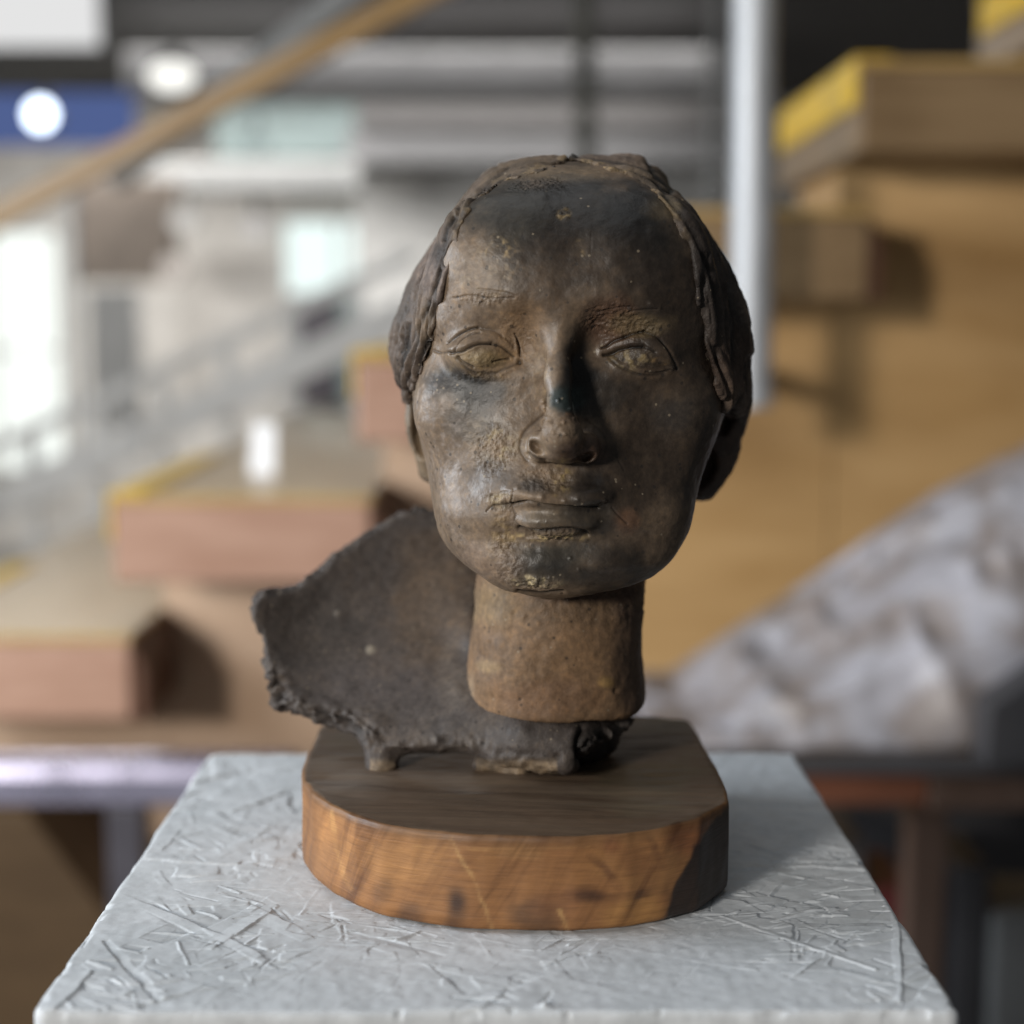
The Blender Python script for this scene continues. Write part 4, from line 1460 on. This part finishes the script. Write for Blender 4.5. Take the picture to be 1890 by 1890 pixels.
D += top_r * .0006 * vnoise(V, 420, 43)
for (x, y, r_, h) in [(948, 1133, 5, -1.0), (1025, 1190, 4, .7), (968, 1137, 4, .7), (905, 1180, 4, .6), (880, 1225, 10, .7), (1120, 1262, 9, .9), (1135, 1275, 4, -1.4), (1005, 1250, 6, .6), (1067, 1217, 3, -.8), (960, 1290, 4, -.7), (955, 1310, 4, -.6)]:
    D += h * .001 * np.exp(-((px - x) ** 2 + (py - y) ** 2) / r_ ** 2)
V2 = V + N * D[:, None]
col = np.tile(np.array((.165, .104, .06)), (len(V), 1))
blobs(col, px, py, [(910, 1120, 60, 50, (.19, .135, .075), .7), (1060, 1120, 130, 40, (.115, .075, .045), .8), (1000, 1290, 140, 40, (.18, .105, .062), .6), (905, 1230, 26, 12, (.33, .23, .12), .6), (1170, 1220, 40, 150, (.07, .047, .036), .7),  # dark right side and strip under the chin: shade put into the colour
                    (1118, 1260, 16, 12, (.28, .18, .07), .7), (960, 1200, 60, 50, (.155, .10, .06), .5), (1100, 1092, 120, 18, (.06, .034, .024), .8), (870, 1265, 14, 40, (.3, .23, .16), .5)], V, .4)
neck = mesh_np('neck', V2, Q, M_neck, bust)
setcol(neck, 'Col', col)
setf(neck, 'Rough', .25 + .6 * top_r)
neck['label'] = 'warm brown clay neck'

# ---------------- shoulder fragment: a tilted broken shell
DP = [(470, 1120, .782), (520, 1290, .752), (600, 1050, .805), (700, 970, .828), (800, 930, .842), (700, 1200, .780), (620, 1320, .744), (760, 1360, .727), (850, 1200, .772), (860, 1050, .812), (850, 1290, .735),
      (900, 1390, .712), (960, 1345, .705), (1000, 1400, .702), (1075, 1350, .7045), (1100, 1390, .708), (1165, 1300, .752), (1000, 1000, .835), (1100, 1100, .83), (1150, 1200, .81), (1000, 1200, .800), (560, 1180, .788), (780, 1100, .802), (870, 1190, .766), (868, 1120, .786)]
DPa = np.array(DP)


def tps(r):
    return r * r * np.log(r + 1e-9)


A = DPa[:, :2] / 500
K = tps(np.linalg.norm(A[:, None] - A[None], axis=2)) + 2e-3 * np.eye(len(A))
Pm = np.concatenate([np.ones((len(A), 1)), A], 1)
Sx = np.linalg.solve(np.block([[K, Pm], [Pm.T, np.zeros((3, 3))]]), np.concatenate([DPa[:, 2], np.zeros(3)]))
SP = [(800, 934), (772, 938), (740, 948), (712, 966), (690, 972), (664, 992), (640, 1010), (615, 1022), (592, 1050), (572, 1064), (552, 1080), (520, 1088), (496, 1093), (474, 1098), (464, 1118), (466, 1142), (480, 1168), (490, 1200), (500, 1228),
      (510, 1262), (520, 1292), (548, 1304), (566, 1312), (600, 1322), (640, 1330), (668, 1342), (690, 1362), (705, 1380), (740, 1384), (790, 1378), (850, 1374), (885, 1378), (930, 1400), (1000, 1418), (1050, 1424), (1064, 1404), (1084, 1386),
      (1120, 1366), (1160, 1345), (1176, 1310), (1170, 1200), (1120, 1050), (1000, 960), (900, 930)]
sv = Vol((-.145, .694, BT - .003), (.072, .875, CAMZ - .085), .0011)
qx, qy = sv.pixels()
gx2, gy2 = np.arange(400, 1300, 4.0), np.arange(880, 1560, 4.0)
MX, MY = np.meshgrid(gx2, gy2, indexing='ij')
PG2 = polysd(MX, MY, SP)
B = np.stack([MX.ravel(), MY.ravel()], 1) / 500
DG = (tps(np.linalg.norm(B[:, None] - A[None], axis=2)) @ Sx[:len(A)] + Sx[len(A)] + B @ Sx[len(A) + 1:]).reshape(MX.shape)


def look2(T, x, y):
    i = np.clip((x - gx2[0]) / 4, 0, len(gx2) - 1.001)
    j = np.clip((y - gy2[0]) / 4, 0, len(gy2) - 1.001)
    a, b = i.astype(int), j.astype(int)
    fa, fb = i - a, j - b
    return (T[a, b] * (1 - fa) * (1 - fb) + T[a + 1, b] * fa * (1 - fb) + T[a, b + 1] * (1 - fa) * fb + T[a + 1, b + 1] * fa * fb)


dep = look2(DG, qx, qy)
sd = look2(PG2, qx, qy) * .00027
g = sv.y[None, :, None] - dep
d = np.maximum(-g, g - .017) * .8
d = smax(d.astype(np.float32), sd.astype(np.float32), .003)
sv.d = d.astype(np.float32)
# clay lumps it stands on, and the core under the neck
f1, f2 = onplane(702, 1428, BT), onplane(955, 1436, BT)
sv.cap((f1[0], f1[1] + .010, BT + .002), (f1[0] - .003, f1[1] + .016, BT + .016), 8.5, 7.5, 4)
sv.cap((f2[0], f2[1] + .012, BT + .002), (f2[0] + .002, f2[1] + .018, BT + .012), 8, 9, 5)
sv.ell((f2[0] - .012, f2[1] + .014, BT + .003), (10, 7, 5), 4)
cN = W(1030, 1330, .75)
sv.cap((cN[0] - .004, .764, BT), (cN[0], .760, cN[2] - .004), 22, 32, 5)
rim = [(497, 1215), (508, 1262), (524, 1290), (560, 1306), (612, 1322), (668, 1340), (692, 1362), (735, 1366), (800, 1362), (868, 1360), (930, 1386), (1000, 1402), (1055, 1400)]
for (xa, ya), (xb, yb_) in zip(rim[:-1], rim[1:]):
    da, db = look2(DG, np.array([xa]), np.array([ya]))[0], look2(DG, np.array([xb]), np.array([yb_]))[0]
    sv.cap(W(xa, ya, da + .009), W(xb, yb_, db + .009), 5.5, 5.5, 5)
for ax in range(3):
    s0 = [slice(None)] * 3
    s0[ax] = 0
    sv.d[tuple(s0)] = .01
    s0[ax] = -1
    sv.d[tuple(s0)] = .01
V, Q = sv.mesh(2)
N = normals(V, Q)
px, py = topx(V)
sdv = look2(PG2, px, py)
brk = sstep(-26, -6, sdv) * sstep(1170, 1260, py + .3 * (px - 500) * (px < 520))
brk = np.maximum(brk, sstep(-9, -2, sdv) * .6)
brk = np.maximum(brk, sstep(1385, 1400, py))
D = .0011 * fbm(V, 32, 3, 51) + .0003 * fbm(V, 200, 2, 52)
Vr = V @ np.array([[.8, .6, 0], [-.48, .64, .6], [.36, -.48, .8]]) + .006 * np.stack([vnoise(V, 70, 71), vnoise(V, 70, 72), vnoise(V, 70, 73)], 1)
rag = np.abs(vnoise(Vr, 105, 53)) + .5 * np.abs(vnoise(Vr, 290, 54)) + .25 * vnoise(Vr, 40, 74)
footz = sstep(BT + .010, BT + .024, V[:, 2])
brk = brk * (.15 + .85 * footz)
D -= brk * .0058 * sstep(.25, .9, rag)
D += brk * .0012 * vnoise(V, 420, 55) + brk * .003 * (np.abs(vnoise(Vr, 210, 58)) - .3)
for (x, y, r_, h) in [(622, 1132, 5, .9), (683, 1198, 6, 1.), (535, 1228, 5, .6), (845, 1270, 14, .8), (690, 1080, 5, .5), (640, 1060, 6, .4)]:
    D += h * .001 * np.exp(-((px - x) ** 2 + (py - y) ** 2) / r_ ** 2)
crk = np.exp(-(segdist(px + 4 * vnoise(V, 100, 56), py, [(1072, 1345), (1068, 1380), (1078, 1425)]) / 6) ** 2)
D -= .004 * crk * (V[:, 1] < .73)
V2 = V + N * D[:, None]
col = np.tile(np.array((.070, .058, .052)), (len(V), 1))
blobs(col, px, py, [(800, 1080, 90, 140, (.095, .066, .044), .7), (560, 1150, 110, 90, (.062, .054, .05), .6), (850, 1270, 40, 40, (.15, .125, .105), .6), (830, 1240, 26, 70, (.12, .098, .082), .5), (680, 1260, 140, 50, (.075, .062, .058), .6),
                    (900, 1350, 120, 30, (.055, .047, .043), .6), (622, 1132, 6, 6, (.2, .18, .16), .8), (683, 1198, 8, 7, (.22, .2, .17), .8), (1100, 1390, 60, 60, (.022, .019, .018), .9)], V, .4)  # last patch is the shade beneath the neck, put into the colour
pitc = sstep(.35, .9, rag) * brk  # shade in the hollows of the broken edge, put into the colour
col = col * (1 - .85 * pitc[:, None]) + np.array((.012, .011, .011)) * .85 * pitc[:, None]
rid = (brk * sstep(.3, .05, rag))[:, None] * .6  # painted highlight on the knobs of the broken edge
col = col * (1 - rid) + np.array((.16, .14, .125)) * rid
ft = (sstep(1395, 1412, py) * (V[:, 2] < BT + .022) * ((np.abs(px - 955) < 75) | (np.abs(px - 705) < 24)))[:, None] * .8
col = col * (1 - ft) + (np.array((.20, .15, .10)) * (1 + .5 * fbm(V, 200, 2, 57))[:, None]) * ft
col *= (1 - .8 * crk)[:, None]
sh = mesh_np('shoulder_fragment', V2, Q, M_slab, bust)
setcol(sh, 'Col', np.maximum(col, .004))
setf(sh, 'Rough', (.35 + .5 * brk))
sh['label'] = 'charcoal clay shoulder fragment with a ragged broken edge'

GROUPS = {'spotlight': 'lamps hanging in the hall', 'ceiling_beam': 'beams under the hall ceiling', 'display_board': 'display boards in the hall',
          'wall_panel': 'panels on the far wall', 'window': 'far windows', 'storage_box': 'boxes under the table', 'ceiling_pole': 'poles under the hall ceiling'}
for o in list(bpy.data.objects):
    b_ = o.name.split('.')[0]
    if o.parent is None and b_ in GROUPS:
        o['group'] = GROUPS[b_]
